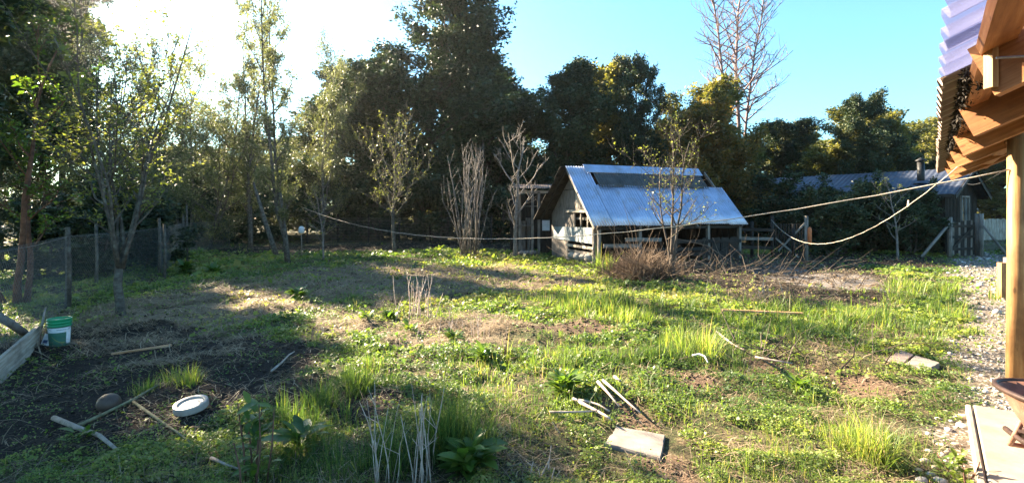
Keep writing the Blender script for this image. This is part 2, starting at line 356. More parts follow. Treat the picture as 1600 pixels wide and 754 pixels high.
class MB:
    def __init__(s): s.v = []; s.f = []; s.g = []
    def add(s, vs, fs, gr=None):
        b = len(s.v)
        s.v += [tuple(v) for v in vs]; s.f += [tuple(i + b for i in f) for f in fs]
        s.g += [tuple(g) for g in (gr if gr is not None else vs)]
        return s
    def hexa(s, vs, gr=None):
        return s.add(vs, [(0, 3, 2, 1), (4, 5, 6, 7), (0, 1, 5, 4), (1, 2, 6, 5), (2, 3, 7, 6), (3, 0, 4, 7)], gr)
    def beam(s, p0, p1, w, h, up=(0, 0, 1), j=0.0):
        p0, p1 = Vector(p0), Vector(p1)
        d = p1 - p0; L = d.length; d = d.normalized()
        sd = d.cross(Vector(up)).normalized(); u = sd.cross(d)
        o1, o2 = rnd.uniform(0, 50), rnd.uniform(0, 50)
        vs, gr = [], []
        for (pp, t) in ((p0, 0), (p1, L)):
            for (a, b) in ((-1, -1), (1, -1), (1, 1), (-1, 1)):
                vs.append(pp + sd * (a * w / 2) + u * (b * h / 2) + Vector((rnd.uniform(-j, j), rnd.uniform(-j, j), rnd.uniform(-j, j))))
                gr.append((t + o1, a * w / 2 + o2, b * h / 2 + o1))
        return s.hexa(vs, gr)
    def tube(s, pts, rad, n=6, cap=True):
        pts = [Vector(p) for p in pts]; k = len(pts)
        if isinstance(rad, (int, float)): rad = [rad] * k
        t = (pts[1] - pts[0]).normalized()
        a = t.orthogonal().normalized()
        vs, gr, fs = [], [], []
        dist = rnd.uniform(0, 50)
        for i in range(k):
            t = (pts[min(i + 1, k - 1)] - pts[max(i - 1, 0)])
            t = t.normalized() if t.length > 1e-9 else Vector((0, 0, 1))
            a = (a - t * a.dot(t))
            a = a.normalized() if a.length > 1e-6 else t.orthogonal().normalized()
            b = t.cross(a)
            if i: dist += (pts[i] - pts[i - 1]).length
            for q in range(n):
                an = 2 * math.pi * q / n
                vs.append(pts[i] + (a * math.cos(an) + b * math.sin(an)) * rad[i])
                gr.append((dist, math.cos(an) * rad[i], math.sin(an) * rad[i]))
        for i in range(k - 1):
            for q in range(n):
                fs.append((i * n + q, i * n + (q + 1) % n, (i + 1) * n + (q + 1) % n, (i + 1) * n + q))
        if cap and n > 3:
            fs.append(tuple(reversed(range(n)))); fs.append(tuple((k - 1) * n + q for q in range(n)))
        return s.add(vs, fs, gr)
    def lathe(s, prof, c=(0, 0, 0), n=28, a0=0, a1=2 * math.pi, wob=0):
        full = abs(a1 - a0 - 2 * math.pi) < 1e-6
        m = n if full else n + 1
        vs, fs = [], []
        for (r, z) in prof:
            for q in range(m):
                an = a0 + (a1 - a0) * q / n
                vs.append((c[0] + r * math.cos(an), c[1] + r * math.sin(an), c[2] + z))
        for i in range(len(prof) - 1):
            for q in range(n):
                q2 = (q + 1) % m
                fs.append((i * m + q, i * m + q2, (i + 1) * m + q2, (i + 1) * m + q))
        return s.add(vs, fs)
    def sheet(s, o, u, v, nu, pitch, amp, rows=2, th=0.0, trap=0.0):
        """corrugated sheet: o corner, u full vector across the ridges, v full vector along them"""
        o, u, v = Vector(o), Vector(u), Vector(v)
        n = u.cross(v).normalized()
        L = u.length; k = max(4, int(L / pitch * (6 if not trap else 16)))
        vs, fs = [], []
        for r in range(rows):
            for i in range(k + 1):
                t = i / k
                vs.append(o + u * t + v * (r / (rows - 1)) + n * (amp * (math.sin(2 * math.pi * t * L / pitch) if not trap else max(-1, min(1, trap * math.sin(2 * math.pi * t * L / pitch))))))
        for r in range(rows - 1):
            for i in range(k):
                a = r * (k + 1) + i
                fs.append((a, a + 1, a + k + 2, a + k + 1))
        if th:
            b0 = len(vs)
            vs += [p - n * th for p in vs[:b0]]
            fs += [tuple(b0 + i for i in reversed(f)) for f in fs]
            for r, fl in ((0, 0), (rows - 1, 1)):
                for i in range(k):
                    a = r * (k + 1) + i
                    fs.append((a, b0 + a, b0 + a + 1, a + 1) if not fl else (a, a + 1, b0 + a + 1, b0 + a))
        return s.add(vs, fs)
    def build(s, name, mat, parent=None, smooth=False, grain=True):
        base = root_loc(parent)
        me = bpy.data.meshes.new(name)
        me.from_pydata([(v[0] - base.x, v[1] - base.y, v[2] - base.z) for v in s.v], [], s.f)
        if grain:
            at_ = me.attributes.new('grain', 'FLOAT_VECTOR', 'POINT')
            at_.data.foreach_set('vector', np.array(s.g, np.float32).ravel())
        if smooth: me.polygons.foreach_set('use_smooth', [True] * len(me.polygons))
        me.update()
        return link(name, me, M[mat] if isinstance(mat, str) else mat, parent)
def beam(name, mat, parent, p0, p1, w, h, up=(0, 0, 1), j=0.0):
    return MB().beam(p0, p1, w, h, up, j).build(name, mat, parent)
def tube(name, mat, parent, pts, rad, n=6):
    return MB().tube(pts, rad, n).build(name, mat, parent, True)

def np_mesh(name, verts, quads=None, tris=None, tint=None, attrs=None):
    me = bpy.data.meshes.new(name)
    nv = len(verts)
    me.vertices.add(nv); me.vertices.foreach_set('co', np.ascontiguousarray(verts, np.float32).ravel())
    loops, starts, k = [], [], 0
    for arr, c in ((quads, 4), (tris, 3)):
        if arr is not None and len(arr):
            loops.append(np.ascontiguousarray(arr, np.int32).ravel()); starts.append(k + np.arange(len(arr), dtype=np.int32) * c); k += len(arr) * c
    lp, st = np.concatenate(loops), np.concatenate(starts)
    me.loops.add(len(lp)); me.loops.foreach_set('vertex_index', lp)
    me.polygons.add(len(st)); me.polygons.foreach_set('loop_start', st)
    if tint is not None:
        a = me.attributes.new('tint', 'FLOAT', 'POINT'); a.data.foreach_set('value', np.ascontiguousarray(tint, np.float32))
    for nm, arr in (attrs or {}).items():
        a = me.attributes.new(nm, 'FLOAT_COLOR', 'POINT'); a.data.foreach_set('color', np.ascontiguousarray(arr, np.float32).ravel())
    me.update(calc_edges=True)
    return me

def unit(a): return a / np.maximum(np.linalg.norm(a, axis=1, keepdims=True), 1e-9)
def leaf_verts(p, axis, nrm, size, wid):
    axis = unit(axis); side = unit(np.cross(nrm, axis)); n = np.cross(axis, side)
    L = size[:, None]; w = (size * wid)[:, None]
    b = p; tip = p + axis * L - n * L * .12
    l = p + axis * L * .48 + side * w * .5 + n * L * .09
    r = p + axis * L * .48 - side * w * .5 + n * L * .09
    v = np.stack([b, r, tip, l], 1).reshape(-1, 3)
    q = np.arange(len(p) * 4, dtype=np.int32).reshape(-1, 4)
    return v, q
def leaf_mesh(name, p, axis, nrm, size, tint, wid=.55):
    v, q = leaf_verts(p, axis, nrm, size, wid)
    return np_mesh(name, v, q, None, np.repeat(tint, 4))
def rv(rs, n):
    return unit(rs.normal(size=(n, 3)))

# ------------------------------------------------------------------ growing trees
class TP:
    def __init__(s, **k):
        s.H = 8; s.r = .14; s.n = (30, 6); s.start = .15; s.shape = 'round'; s.width = 2.0; s.up = .35; s.lean = (0, 0); s.wig = .12
        s.leaves = 30000; s.lsize = .10; s.lspread = .32; s.lwid = .55; s.ang = .9; s.stems = 1; s.sides = 6; s.along = False; s.tw = .012; s.down = 0.0
        s.lumps = 0.35; s.fork = 0; s.open = 1.6
        for a, b in k.items(): setattr(s, a, b)
def profile(shape, t):
    if shape == 'round': return max(.25, math.sin(math.pi * min(1, .12 + t * .86)) ** .7)
    if shape == 'cone': return .16 + .9 * (1 - t) ** .85
    if shape == 'tall': return .30 + .75 * max(0, math.sin(math.pi * min(1, .14 + t * .8))) ** .8
    if shape == 'vase': return .45 + .65 * math.sin(math.pi * min(1, .15 + t * .7))
    if shape == 'column': return .55 + .3 * math.sin(math.pi * t)
    return 1
def poly(rs, p, d, L, r0, r1, seg, wig, up):
    pts, rad = [p.copy()], [r0]
    for i in range(seg):
        d = (d + Vector(rs.normal(size=3)) * wig + Vector((0, 0, up))).normalized()
        p = p + d * (L / seg)
        pts.append(p.copy()); rad.append(r0 + (r1 - r0) * ((i + 1) / seg))
    return pts, rad
def interp(pts, t):
    k = (len(pts) - 1) * min(max(t, 0), .9999); i = int(k)
    return pts[i].lerp(pts[i + 1], k - i), (pts[i + 1] - pts[i]).normalized()
def grow(seed, P):
    rs = np.random.RandomState(seed)
    wood = MB(); tw = []
    for st in range(P.stems):
        a0 = rs.uniform(0, 6.28)
        off = Vector((math.cos(a0), math.sin(a0), 0)) * (.0 if P.stems == 1 else .18)
        if P.fork:
            a0 = 6.28 * st / P.stems + rs.uniform(-.4, .4); off = Vector((math.cos(a0), math.sin(a0), 0)) * .18
        d0 = Vector((P.lean[0], P.lean[1], 1)) + off * (P.open if P.stems > 1 else 0)
        H = P.H * (1 if st == 0 else rs.uniform(.65, 1.0)) - P.fork
        if P.fork and st == 0:
            wood.tube([Vector((0, 0, -.15)), Vector((.01, .0, .1)), Vector((-.015, .01, P.fork * .6)), Vector((.0, .0, P.fork + .12))], [P.r * 2.6, P.r * 1.9, P.r * 1.7, P.r * 1.5], P.sides + 3)
        pts, rad = poly(rs, off * (.1 if P.fork else .6) + Vector((0, 0, P.fork - .05 if P.fork else -.15)), d0.normalized(), H, P.r * (1 if st == 0 else rs.uniform(.6, .95)), P.tw * 1.4, 9, P.wig * .5, .10)
        rad[0] *= 1.35
        wood.tube(pts, rad, P.sides + 2)
        nl = max(3, int(P.n[0] / P.stems))
        ph = rs.uniform(0, 6.28)
        for i in range(nl):
            t = P.start + (1 - P.start) * ((i + rs.uniform(0, .9)) / nl)
            q, td = interp(pts, t)
            ph += 2.4 + rs.uniform(-.5, .5)
            L = P.width * profile(P.shape, (t - P.start) / (1 - P.start)) * rs.uniform(1 - P.lumps * 1.4, 1 + P.lumps)
            h = Vector((math.cos(ph), math.sin(ph), 0))
            el = P.ang + .5 * (t - .5)
            d = (h * math.cos(el * .7) + Vector((0, 0, math.sin(el * .7) - P.down))).normalized()
            rr = max(P.tw, P.r * (1 - t) * .5 + P.tw)
            lp, lr = poly(rs, q, d, L, rr, P.tw * .7, 5, P.wig, P.up * .2)
            wood.tube(lp, lr, max(3, P.sides - 2), False)
            tw.append((lp, .55))
            for k in range(P.n[1]):
                u = rs.uniform(.2, .98)
                q2, td2 = interp(lp, u)
                d2 = (td2 * .7 + Vector(rs.normal(size=3)) * .75 + Vector((0, 0, P.up * .6))).normalized()
                L2 = L * rs.uniform(.22, .5) * (1.15 - .4 * u)
                sp, sr = poly(rs, q2, d2, L2, P.tw, P.tw * .35, 3, P.wig * 1.3, P.up * .3)
                wood.tube(sp, sr, 3, False)
                tw.append((sp, 1.0))
                if len(P.n) > 2:
                    for k2 in range(P.n[2]):
                        q3, td3 = interp(sp, rs.uniform(.2, .95))
                        d3 = (td3 * .8 + Vector(rs.normal(size=3)) * .6 + Vector((0, 0, P.up * .7))).normalized()
                        s3, r3 = poly(rs, q3, d3, L2 * rs.uniform(.3, .6), P.tw * .5, P.tw * .25, 2, P.wig, P.up * .3)
                        wood.tube(s3, r3, 3, False); tw.append((s3, 1.0))
    # leaves
    lm = None
    if P.leaves:
        wts = np.array([w * max(.15, (pp[-1] - pp[0]).length) * math.exp(rs.normal() * P.lumps) for pp, w in tw]); wts /= wts.sum()
        idx = rs.choice(len(tw), size=P.leaves, p=wts)
        A = np.array([[list(p) for p in (pp[0], pp[len(pp) // 2], pp[-1])] for pp, w in tw])
        t = rs.uniform(.25, 1.05, P.leaves) if not P.along else rs.uniform(.05, 1.0, P.leaves)
        a, m_, b = A[idx, 0], A[idx, 1], A[idx, 2]
        tt = t[:, None]
        base = np.where(tt < .5, a + (m_ - a) * tt * 2, m_ + (b - m_) * (tt * 2 - 1))
        p = base + rv(rs, P.leaves) * (rs.uniform(0, 1, P.leaves) ** .6 * P.lspread)[:, None]
        out = unit(b - a + 1e-6)
        axis = out * .5 + rv(rs, P.leaves) * .9 + np.array([0, 0, -.15])
        nrm = rv(rs, P.leaves) + np.array([0, 0, .8])
        clump = rs.normal(size=len(tw)) * .16
        tint = np.clip(rs.normal(.42, .17, P.leaves) + clump[idx], 0, 1)
        size = P.lsize * np.exp(rs.normal(size=P.leaves) * .3)
        lm = leaf_mesh('crown', p, axis, nrm, size, tint, P.lwid)
    return wood, lm
PROTO = {}
def proto(key, seed, P, bark, leaf):
    w, lm = grow(seed, P)
    me = bpy.data.meshes.new('trunk'); me.from_pydata(w.v, [], w.f)
    me.polygons.foreach_set('use_smooth', [True] * len(me.polygons)); me.update()
    me.materials.append(M[bark])
    if lm is not None: lm.materials.append(M[leaf])
    PROTO[key] = (me, lm, P.H, P.width)
def tree(key, name, label, cat, loc, H, wpx=None, rot=0, group=None, leaf=None):
    me, lm, h0, w0 = PROTO[key]
    e = thing(name, label, cat, (loc[0], loc[1], gz(loc[0], loc[1])), group)
    k = H / h0
    kx = (wpx / w0 * (1.1 if key.startswith(('thin', 'bud', 'hazel', 'fruit', 'bare', 'poplar')) else 1.4)) if wpx else k
    for nm, d in (('trunk', me), ('crown', lm)):
        if d is None: continue
        o = bpy.data.objects.new(nm, d); COL.objects.link(o); o.parent = e
        o.scale = (kx, kx, k); o.rotation_euler = (0, 0, rot)
        if nm == 'crown' and leaf:
            o.material_slots[0].link = 'OBJECT'; o.material_slots[0].material = M[leaf]
    return e
#@@GROUND
# ------------------------------------------------------------------ ground sheet
def axis(lo_far, lo, hi, hi_far, step, ratio):
    a = list(np.arange(lo, hi, step))
    s, x = step, a[-1]
    while x < hi_far: s *= ratio; x += s; a.append(x)
    s, x = step, a[0]
    b = []
    while x > lo_far: s *= ratio; x -= s; b.append(x)
    return np.array(b[::-1] + a)
gx = axis(-500, -6.5, 8.5, 500, .085, 1.07)
gy = axis(-40, 2.4, 11, 800, .08, 1.05)
X, Y = np.meshgrid(gx, gy)
x, y = X.ravel(), Y.ravel()
Zg = hz(x, y) * np.clip(1.4 - np.hypot(x, y) / 120, 0, 1)
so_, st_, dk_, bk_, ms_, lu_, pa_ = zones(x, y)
one = np.ones_like(x)
nx, ny = len(gx), len(gy)
ii = (np.arange(ny - 1)[:, None] * nx + np.arange(nx - 1)[None, :]).ravel()
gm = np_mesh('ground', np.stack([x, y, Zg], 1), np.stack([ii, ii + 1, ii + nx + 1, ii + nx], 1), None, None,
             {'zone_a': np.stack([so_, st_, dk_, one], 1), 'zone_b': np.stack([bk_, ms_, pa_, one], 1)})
gm.polygons.foreach_set('use_smooth', [True] * len(gm.polygons))
tag(link('ground', gm, M['ground']), kind='structure')
#@@COVER
# ------------------------------------------------------------------ grass, weeds, straw (nobody could count them)
def scatter(n, d0, d1, rs, umax=1.2):
    d = np.exp(rs.uniform(math.log(d0), math.log(d1), n)); u = rs.uniform(-umax, umax, n)
    return u * d, d
SLAB_S, SLAB_L = 5.88, .2
def clear_of_slab(x, y):
    s, l = sl_of(x, y)
    ok = ~((s < SLAB_S + .02) & (l > SLAB_L - .03) & (l < 3.2))
    for (a, b, hw, hd) in ((.98, 3.74, .28, .22), (4.5, 5.72, .24, .27)):
        ok &= ~((abs(x - a) < hw) & (abs(y - b) < hd))
    bx, by = x - 2.75, y - 16.0
    aa, bb = bx * -.366 + by * .93, bx * .93 + by * .366
    ok &= ~((aa > 0) & (aa < 3.44) & (bb > 0) & (bb < 5.9))
    return ok
def blades(x, y, h, w, tint, rs, bend=.55, head=None):
    n = len(x); z = hz(x, y) - .01
    an = rs.uniform(0, 6.283, n) if head is None else head; b = np.stack([np.cos(an), np.sin(an), np.zeros(n)], 1)
    sa = an + 1.57 + rs.normal(size=n) * .4
    sd = np.stack([np.cos(sa), np.sin(sa), np.zeros(n)], 1) * (w / 2)[:, None]
    p = np.stack([x, y, z], 1); lean = np.abs(rs.normal(size=n)) * bend
    lean = np.minimum(lean, 1.3)
    up = np.array([0, 0, 1.0])
    m_ = p + b * (h * .55 * np.sin(lean * .6))[:, None] + up * (h * .55 * np.cos(lean * .6))[:, None]
    t_ = m_ + b * (h * .5 * np.sin(lean * 1.5))[:, None] + up * (h * .5 * np.cos(np.minimum(lean * 1.5, 1.9)))[:, None]
    V = np.stack([p - sd, p + sd, m_ + sd * .75, m_ - sd * .75, t_], 1).reshape(-1, 3)
    i = np.arange(n)[:, None] * 5
    return V, i + np.array([0, 1, 2, 3]), i + np.array([3, 2, 4]), np.repeat(tint, 5)
rs = np.random.RandomState(21)
cx, cy = scatter(62000, 2.5, 34, rs)
so_, st_, dk_, bk_, ms_, lu_, pa_ = zones(cx, cy)
big = vn(cx * .7, cy * .7, 32); mid = vn(cx * 2.1, cy * 2.1, 31)
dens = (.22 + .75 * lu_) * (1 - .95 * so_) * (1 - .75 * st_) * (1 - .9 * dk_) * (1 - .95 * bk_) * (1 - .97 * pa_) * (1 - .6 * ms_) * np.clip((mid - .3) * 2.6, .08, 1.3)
keep = rs.uniform(size=len(cx)) < dens
cx, cy, lu_, big, mid = [a[keep] for a in (cx, cy, lu_, big, mid)]
nb = (rs.uniform(8, 26, len(cx)) * (.6 + np.clip(lu_, 0, 1) * .8)).astype(int)
ti_ = np.repeat(np.arange(len(cx)), nb)
trad = (rs.uniform(.012, .05, len(cx)) * (1 + .03 * cy))[ti_]
th = ((.035 + .05 * mid + .10 * np.clip(lu_, 0, 1) * mid) * np.exp(rs.normal(size=len(cx)) * .4))[ti_]
tt = (np.clip(.40 + (big - .5) * .35 - .05 * lu_, 0, 1) + rs.normal(size=len(cx)) * .10)[ti_]
n = len(ti_)
ox, oy = rs.normal(size=n) * trad, rs.normal(size=n) * trad
x, y = cx[ti_] + ox, cy[ti_] + oy
ok = clear_of_slab(x, y)
x, y, ox, oy, th, tt = [a[ok] for a in (x, y, ox, oy, th, tt)]; n = len(x)
h = th * np.exp(rs.normal(size=n) * .32) * np.clip(.5 + y * .07, .6, 1)
w = np.maximum(.003, .00095 * y) * rs.uniform(.6, 1.4, n)
tint = np.clip(tt + rs.normal(size=n) * .07 + (rs.uniform(size=n) < .09) * .42, 0, 1)
V, q, t, ti = blades(x, y, h, w, tint, rs, .75, np.arctan2(oy, ox) + rs.normal(size=n) * .7)
tag(link('grass', np_mesh('grass', V, q, t, ti), M['grass']), kind='stuff')
N_BLADES = n

x, y = scatter(900000, 2.5, 22, rs)
so_, st_, dk_, bk_, ms_, lu_, pa_ = zones(x, y)
cl = vn(x * 1.7, y * 1.7, 41); c2 = vn(x * 5.5, y * 5.5, 42); big = vn(x * .6, y * .6, 43); c3 = vn(x * 15, y * 15, 44)
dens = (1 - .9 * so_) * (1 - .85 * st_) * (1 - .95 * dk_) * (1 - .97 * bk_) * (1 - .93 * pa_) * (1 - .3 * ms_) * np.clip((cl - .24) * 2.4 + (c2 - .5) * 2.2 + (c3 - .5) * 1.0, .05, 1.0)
keep = (rs.uniform(size=len(x)) < dens) & clear_of_slab(x, y)
x, y, c2, big, st_, cl, so_, c3 = [a[keep] for a in (x, y, c2, big, st_, cl, so_, c3)]
n = len(x)
mound = np.clip(c2 - .36, 0, 1) * .20 * np.clip(cl, .2, 1) + np.clip(c3 - .4, 0, 1) * .05
hh = rs.uniform(0.1, 1, n) ** .7 * (mound + .012)
p = np.stack([x, y, hz(x, y) + hh], 1)
ax = rv(rs, n) * np.array([1, 1, .45]); nr = rv(rs, n) * .75 + np.array([0, 0, 1.0])
kind_ = vn(x * 1.3 + 9, y * 1.3, 45)
size = np.maximum(.009, .0034 * y) * np.exp(rs.normal(size=n) * .4) * (.75 + .7 * kind_)
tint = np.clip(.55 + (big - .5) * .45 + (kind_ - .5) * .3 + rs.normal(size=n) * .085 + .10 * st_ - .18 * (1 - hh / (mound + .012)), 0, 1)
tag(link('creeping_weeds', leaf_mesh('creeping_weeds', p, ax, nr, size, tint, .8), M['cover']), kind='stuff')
N_COVER = n

x, y = scatter(330000, 2.6, 32, rs)
so_, st_, dk_, bk_, ms_, lu_, pa_ = zones(x, y)
dens = np.clip(.22 + 1.0 * st_ - .08 * so_ + .2 * bk_ + .2 * dk_ - .3 * pa_, .02, 1) * np.clip((vn(x * 3, y * 3, 51) - .25) * 2, .1, 1)
keep = (rs.uniform(size=len(x)) < dens) & clear_of_slab(x, y)
x, y, st_ = x[keep], y[keep], st_[keep]; n = len(x)
an = rs.uniform(0, 3.1416, n)
L = np.exp(rs.normal(size=n) * .5) * .10 * (1 + .03 * y)
d = np.stack([np.cos(an), np.sin(an), rs.normal(size=n) * .28], 1)
w = np.maximum(.0022, .0009 * y) * rs.uniform(.6, 1.5, n)
c = np.stack([x, y, hz(x, y) + .008 + rs.uniform(0, .045, n) * (st_ + .2)], 1)
sd = np.stack([-np.sin(an), np.cos(an), np.zeros(n)], 1) * (w / 2)[:, None]
a_, b_ = c - d * (L / 2)[:, None], c + d * (L / 2)[:, None]
mid = c + np.array([0, 0, 1.0]) * (L * .10)[:, None] + sd * 4
V = np.stack([a_ - sd, a_ + sd, mid + sd, mid - sd, b_ + sd, b_ - sd], 1).reshape(-1, 3)
i6 = np.arange(n)[:, None] * 6
q = np.concatenate([i6 + np.array([0, 1, 2, 3]), i6 + np.array([3, 2, 4, 5])])
tint = np.clip(rs.normal(.45, .2, n), 0, 1)
tag(link('dry_straw', np_mesh('dry_straw', V, q, None, np.repeat(tint, 6)), M['straw']), kind='stuff')

# clods of bare soil and gravel pebbles
def ico():
    t = (1 + 5 ** .5) / 2
    v = np.array([(-1, t, 0), (1, t, 0), (-1, -t, 0), (1, -t, 0), (0, -1, t), (0, 1, t), (0, -1, -t), (0, 1, -t), (t, 0, -1), (t, 0, 1), (-t, 0, -1), (-t, 0, 1)], float)
    f = np.array([(0, 11, 5), (0, 5, 1), (0, 1, 7), (0, 7, 10), (0, 10, 11), (1, 5, 9), (5, 11, 4), (11, 10, 2), (10, 7, 6), (7, 1, 8), (3, 9, 4), (3, 4, 2), (3, 2, 6), (3, 6, 8), (3, 8, 9), (4, 9, 5), (2, 4, 11), (6, 2, 10), (8, 6, 7), (9, 8, 1)])
    return v / np.linalg.norm(v[0]), f
IV, IF = ico()
def lumps(name, x, y, r, tint, mat, squash=.6, sink=.2):
    n = len(x)
    sc = np.exp(rs.normal(size=(n, 1, 3)) * .25) * r[:, None, None] * np.array([1, 1, squash])
    an = rs.uniform(0, 6.28, n)
    v = IV[None] * (1 + rs.normal(size=(n, 12, 1)) * .14) * sc
    ca, sa = np.cos(an)[:, None], np.sin(an)[:, None]
    vx, vy = v[..., 0] * ca - v[..., 1] * sa, v[..., 0] * sa + v[..., 1] * ca
    V = np.stack([vx + x[:, None], vy + y[:, None], v[..., 2] + (hz(x, y) + r * squash * (1 - sink) * .6)[:, None]], 2).reshape(-1, 3)
    t = (IF[None] + (np.arange(n) * 12)[:, None, None]).reshape(-1, 3)
    return link(name, np_mesh(name, V, None, t, np.repeat(tint, 12)), M[mat])
M['pebble'] = leaf_mat('pebble', [(0, (.13, .10, .085)), (.4, (.28, .235, .205)), (.75, (.46, .41, .38)), (1, (.64, .60, .58))], 0, .85, (1, 1, 1), .2, 0)
M['clod'] = leaf_mat('soil_clod', [(0, (.02, .015, .012)), (.5, (.07, .048, .036)), (1, (.17, .115, .08))], 0, .95, (1, 1, 1), .1, 0)
x, y = scatter(60000, 2.8, 24, rs)
pa_ = path_mask(x, y)
keep = (rs.uniform(size=len(x)) < pa_ * .9 * np.clip(vn(x * 2, y * 2, 61) * 1.7 - .2, .1, 1)) & clear_of_slab(x, y)
x, y = x[keep], y[keep]; n = len(x)
tag(lumps('gravel', x, y, np.maximum(.008, .0018 * y) * np.exp(rs.normal(size=n) * .45), np.clip(rs.normal(.45, .22, n), 0, 1), 'pebble'), kind='stuff')
x, y = scatter(50000, 2.8, 14, rs)
so_, st_, dk_, bk_, ms_, lu_, pa_ = zones(x, y)
keep = (rs.uniform(size=len(x)) < np.clip(so_ + .3 * bk_ + .16 - pa_, 0, 1) * .55) & clear_of_slab(x, y)
x, y = x[keep], y[keep]; n = len(x)
tag(lumps('soil_clods', x, y, np.maximum(.008, .0020 * y) * np.clip(np.exp(rs.normal(size=n) * .45), .3, 1.9), np.clip(rs.normal(.3, .15, n) + .3 * (x > 1), 0, 1), 'clod'), kind='stuff')
#@@TREES
exec_trees = True
# ------------------------------------------------------------------ trees
proto('ever_a', 1, TP(H=10, width=2.4, n=(46, 7), leaves=66000, lsize=.12, lspread=.36, r=.17, start=.10), 'bark', 'evergreen')
proto('ever_b', 2, TP(H=10, width=2.1, n=(44, 7), leaves=62000, lsize=.115, lspread=.34, r=.16, start=.10, shape='tall', lumps=.42), 'bark', 'evergreen')
proto('ever_c', 3, TP(H=12, width=2.5, n=(56, 7), leaves=80000, lsize=.13, lspread=.36, r=.2, start=.08, shape='cone', ang=.6, lumps=.3), 'bark', 'evergreen_blue')
proto('olive', 4, TP(H=8, width=2.1, n=(36, 7), leaves=34000, lsize=.14, lspread=.34, r=.14, start=.10, shape='tall', lumps=.45), 'bark', 'olive')
proto('high', 5, TP(H=10, width=2.4, n=(38, 8), leaves=76000, lsize=.11, lspread=.42, r=.16, start=.32, shape='round', lumps=.3), 'bark', 'evergreen')
proto('thin_a', 6, TP(H=9, width=1.5, n=(34, 6, 2), leaves=12000, lsize=.075, lspread=.22, r=.08, start=.16, shape='column', ang=1.2, up=.6, lumps=.4, tw=.010, stems=2, open=.45), 'bark_lichen', 'pale')
proto('thin_b', 7, TP(H=8, width=1.7, n=(30, 6, 2), leaves=14000, lsize=.07, lspread=.26, r=.07, start=.14, shape='vase', ang=1.1, up=.5, lumps=.35, tw=.010, stems=2, open=.45), 'bark_lichen', 'pale')
proto('thin_c', 8, TP(H=7, width=1.9, n=(36, 7, 2), leaves=19000, lsize=.065, lspread=.3, r=.05, start=.06, shape='round', ang=.9, up=.45, lumps=.3, tw=.009, stems=3), 'bark_lichen', 'pale')
proto('bud', 9, TP(H=5, width=1.1, n=(54, 7, 3), leaves=5200, lsize=.04, lspread=.04, r=.026, start=.16, shape='vase', ang=1.2, up=.75, lumps=.5, tw=.0042, stems=9, along=True, fork=.8, open=1.35), 'bark_lichen', 'bud')
proto('redstem', 10, TP(H=5.5, width=1.1, n=(22, 5, 2), leaves=3200, lsize=.06, lspread=.08, r=.055, start=.35, shape='vase', ang=1.2, up=.6, lumps=.4, tw=.007, stems=3, along=True), 'bark_red', 'weed')
proto('fruit', 12, TP(H=5, width=1.5, n=(26, 8, 3), leaves=1500, lsize=.045, lspread=.05, r=.07, start=.24, shape='vase', ang=1.15, up=.75, lumps=.4, tw=.009, along=True), 'bark_lichen', 'bud')
proto('bare', 13, TP(H=4.6, width=1.35, n=(13, 5, 2), leaves=0, r=.075, start=.26, shape='vase', ang=1.25, up=.75, lumps=.4, tw=.013), 'bark_pale', 'bud')
proto('hazel', 14, TP(H=3.6, width=1.25, n=(32, 8, 3), leaves=900, lsize=.038, lspread=.03, r=.036, start=.22, shape='vase', ang=.95, up=.5, lumps=.4, tw=.0055, along=True, stems=3, fork=.5, open=1.2), 'bark', 'bud')
proto('poplar', 15, TP(H=16, width=2.6, n=(64, 6, 1), leaves=0, r=.13, start=.40, shape='cone', ang=.55, up=.5, lumps=.35, tw=.018), 'bark_pink', 'bud')
proto('rusty', 16, TP(H=7, width=2.6, n=(44, 8), leaves=46000, lsize=.13, lspread=.34, r=.13, start=.06, shape='round', lumps=.35), 'bark', 'rust')
proto('shrub', 17, TP(H=3.2, width=1.5, n=(26, 7), leaves=15000, lsize=.10, lspread=.22, r=.05, start=.03, shape='round', lumps=.4, tw=.008, stems=3), 'bark', 'evergreen')
proto('sapling', 18, TP(H=3, width=.8, n=(12, 5, 2), leaves=260, lsize=.05, lspread=.03, r=.028, start=.25, shape='vase', ang=1.2, up=.7, lumps=.4, tw=.006, along=True), 'bark_pale', 'bud')

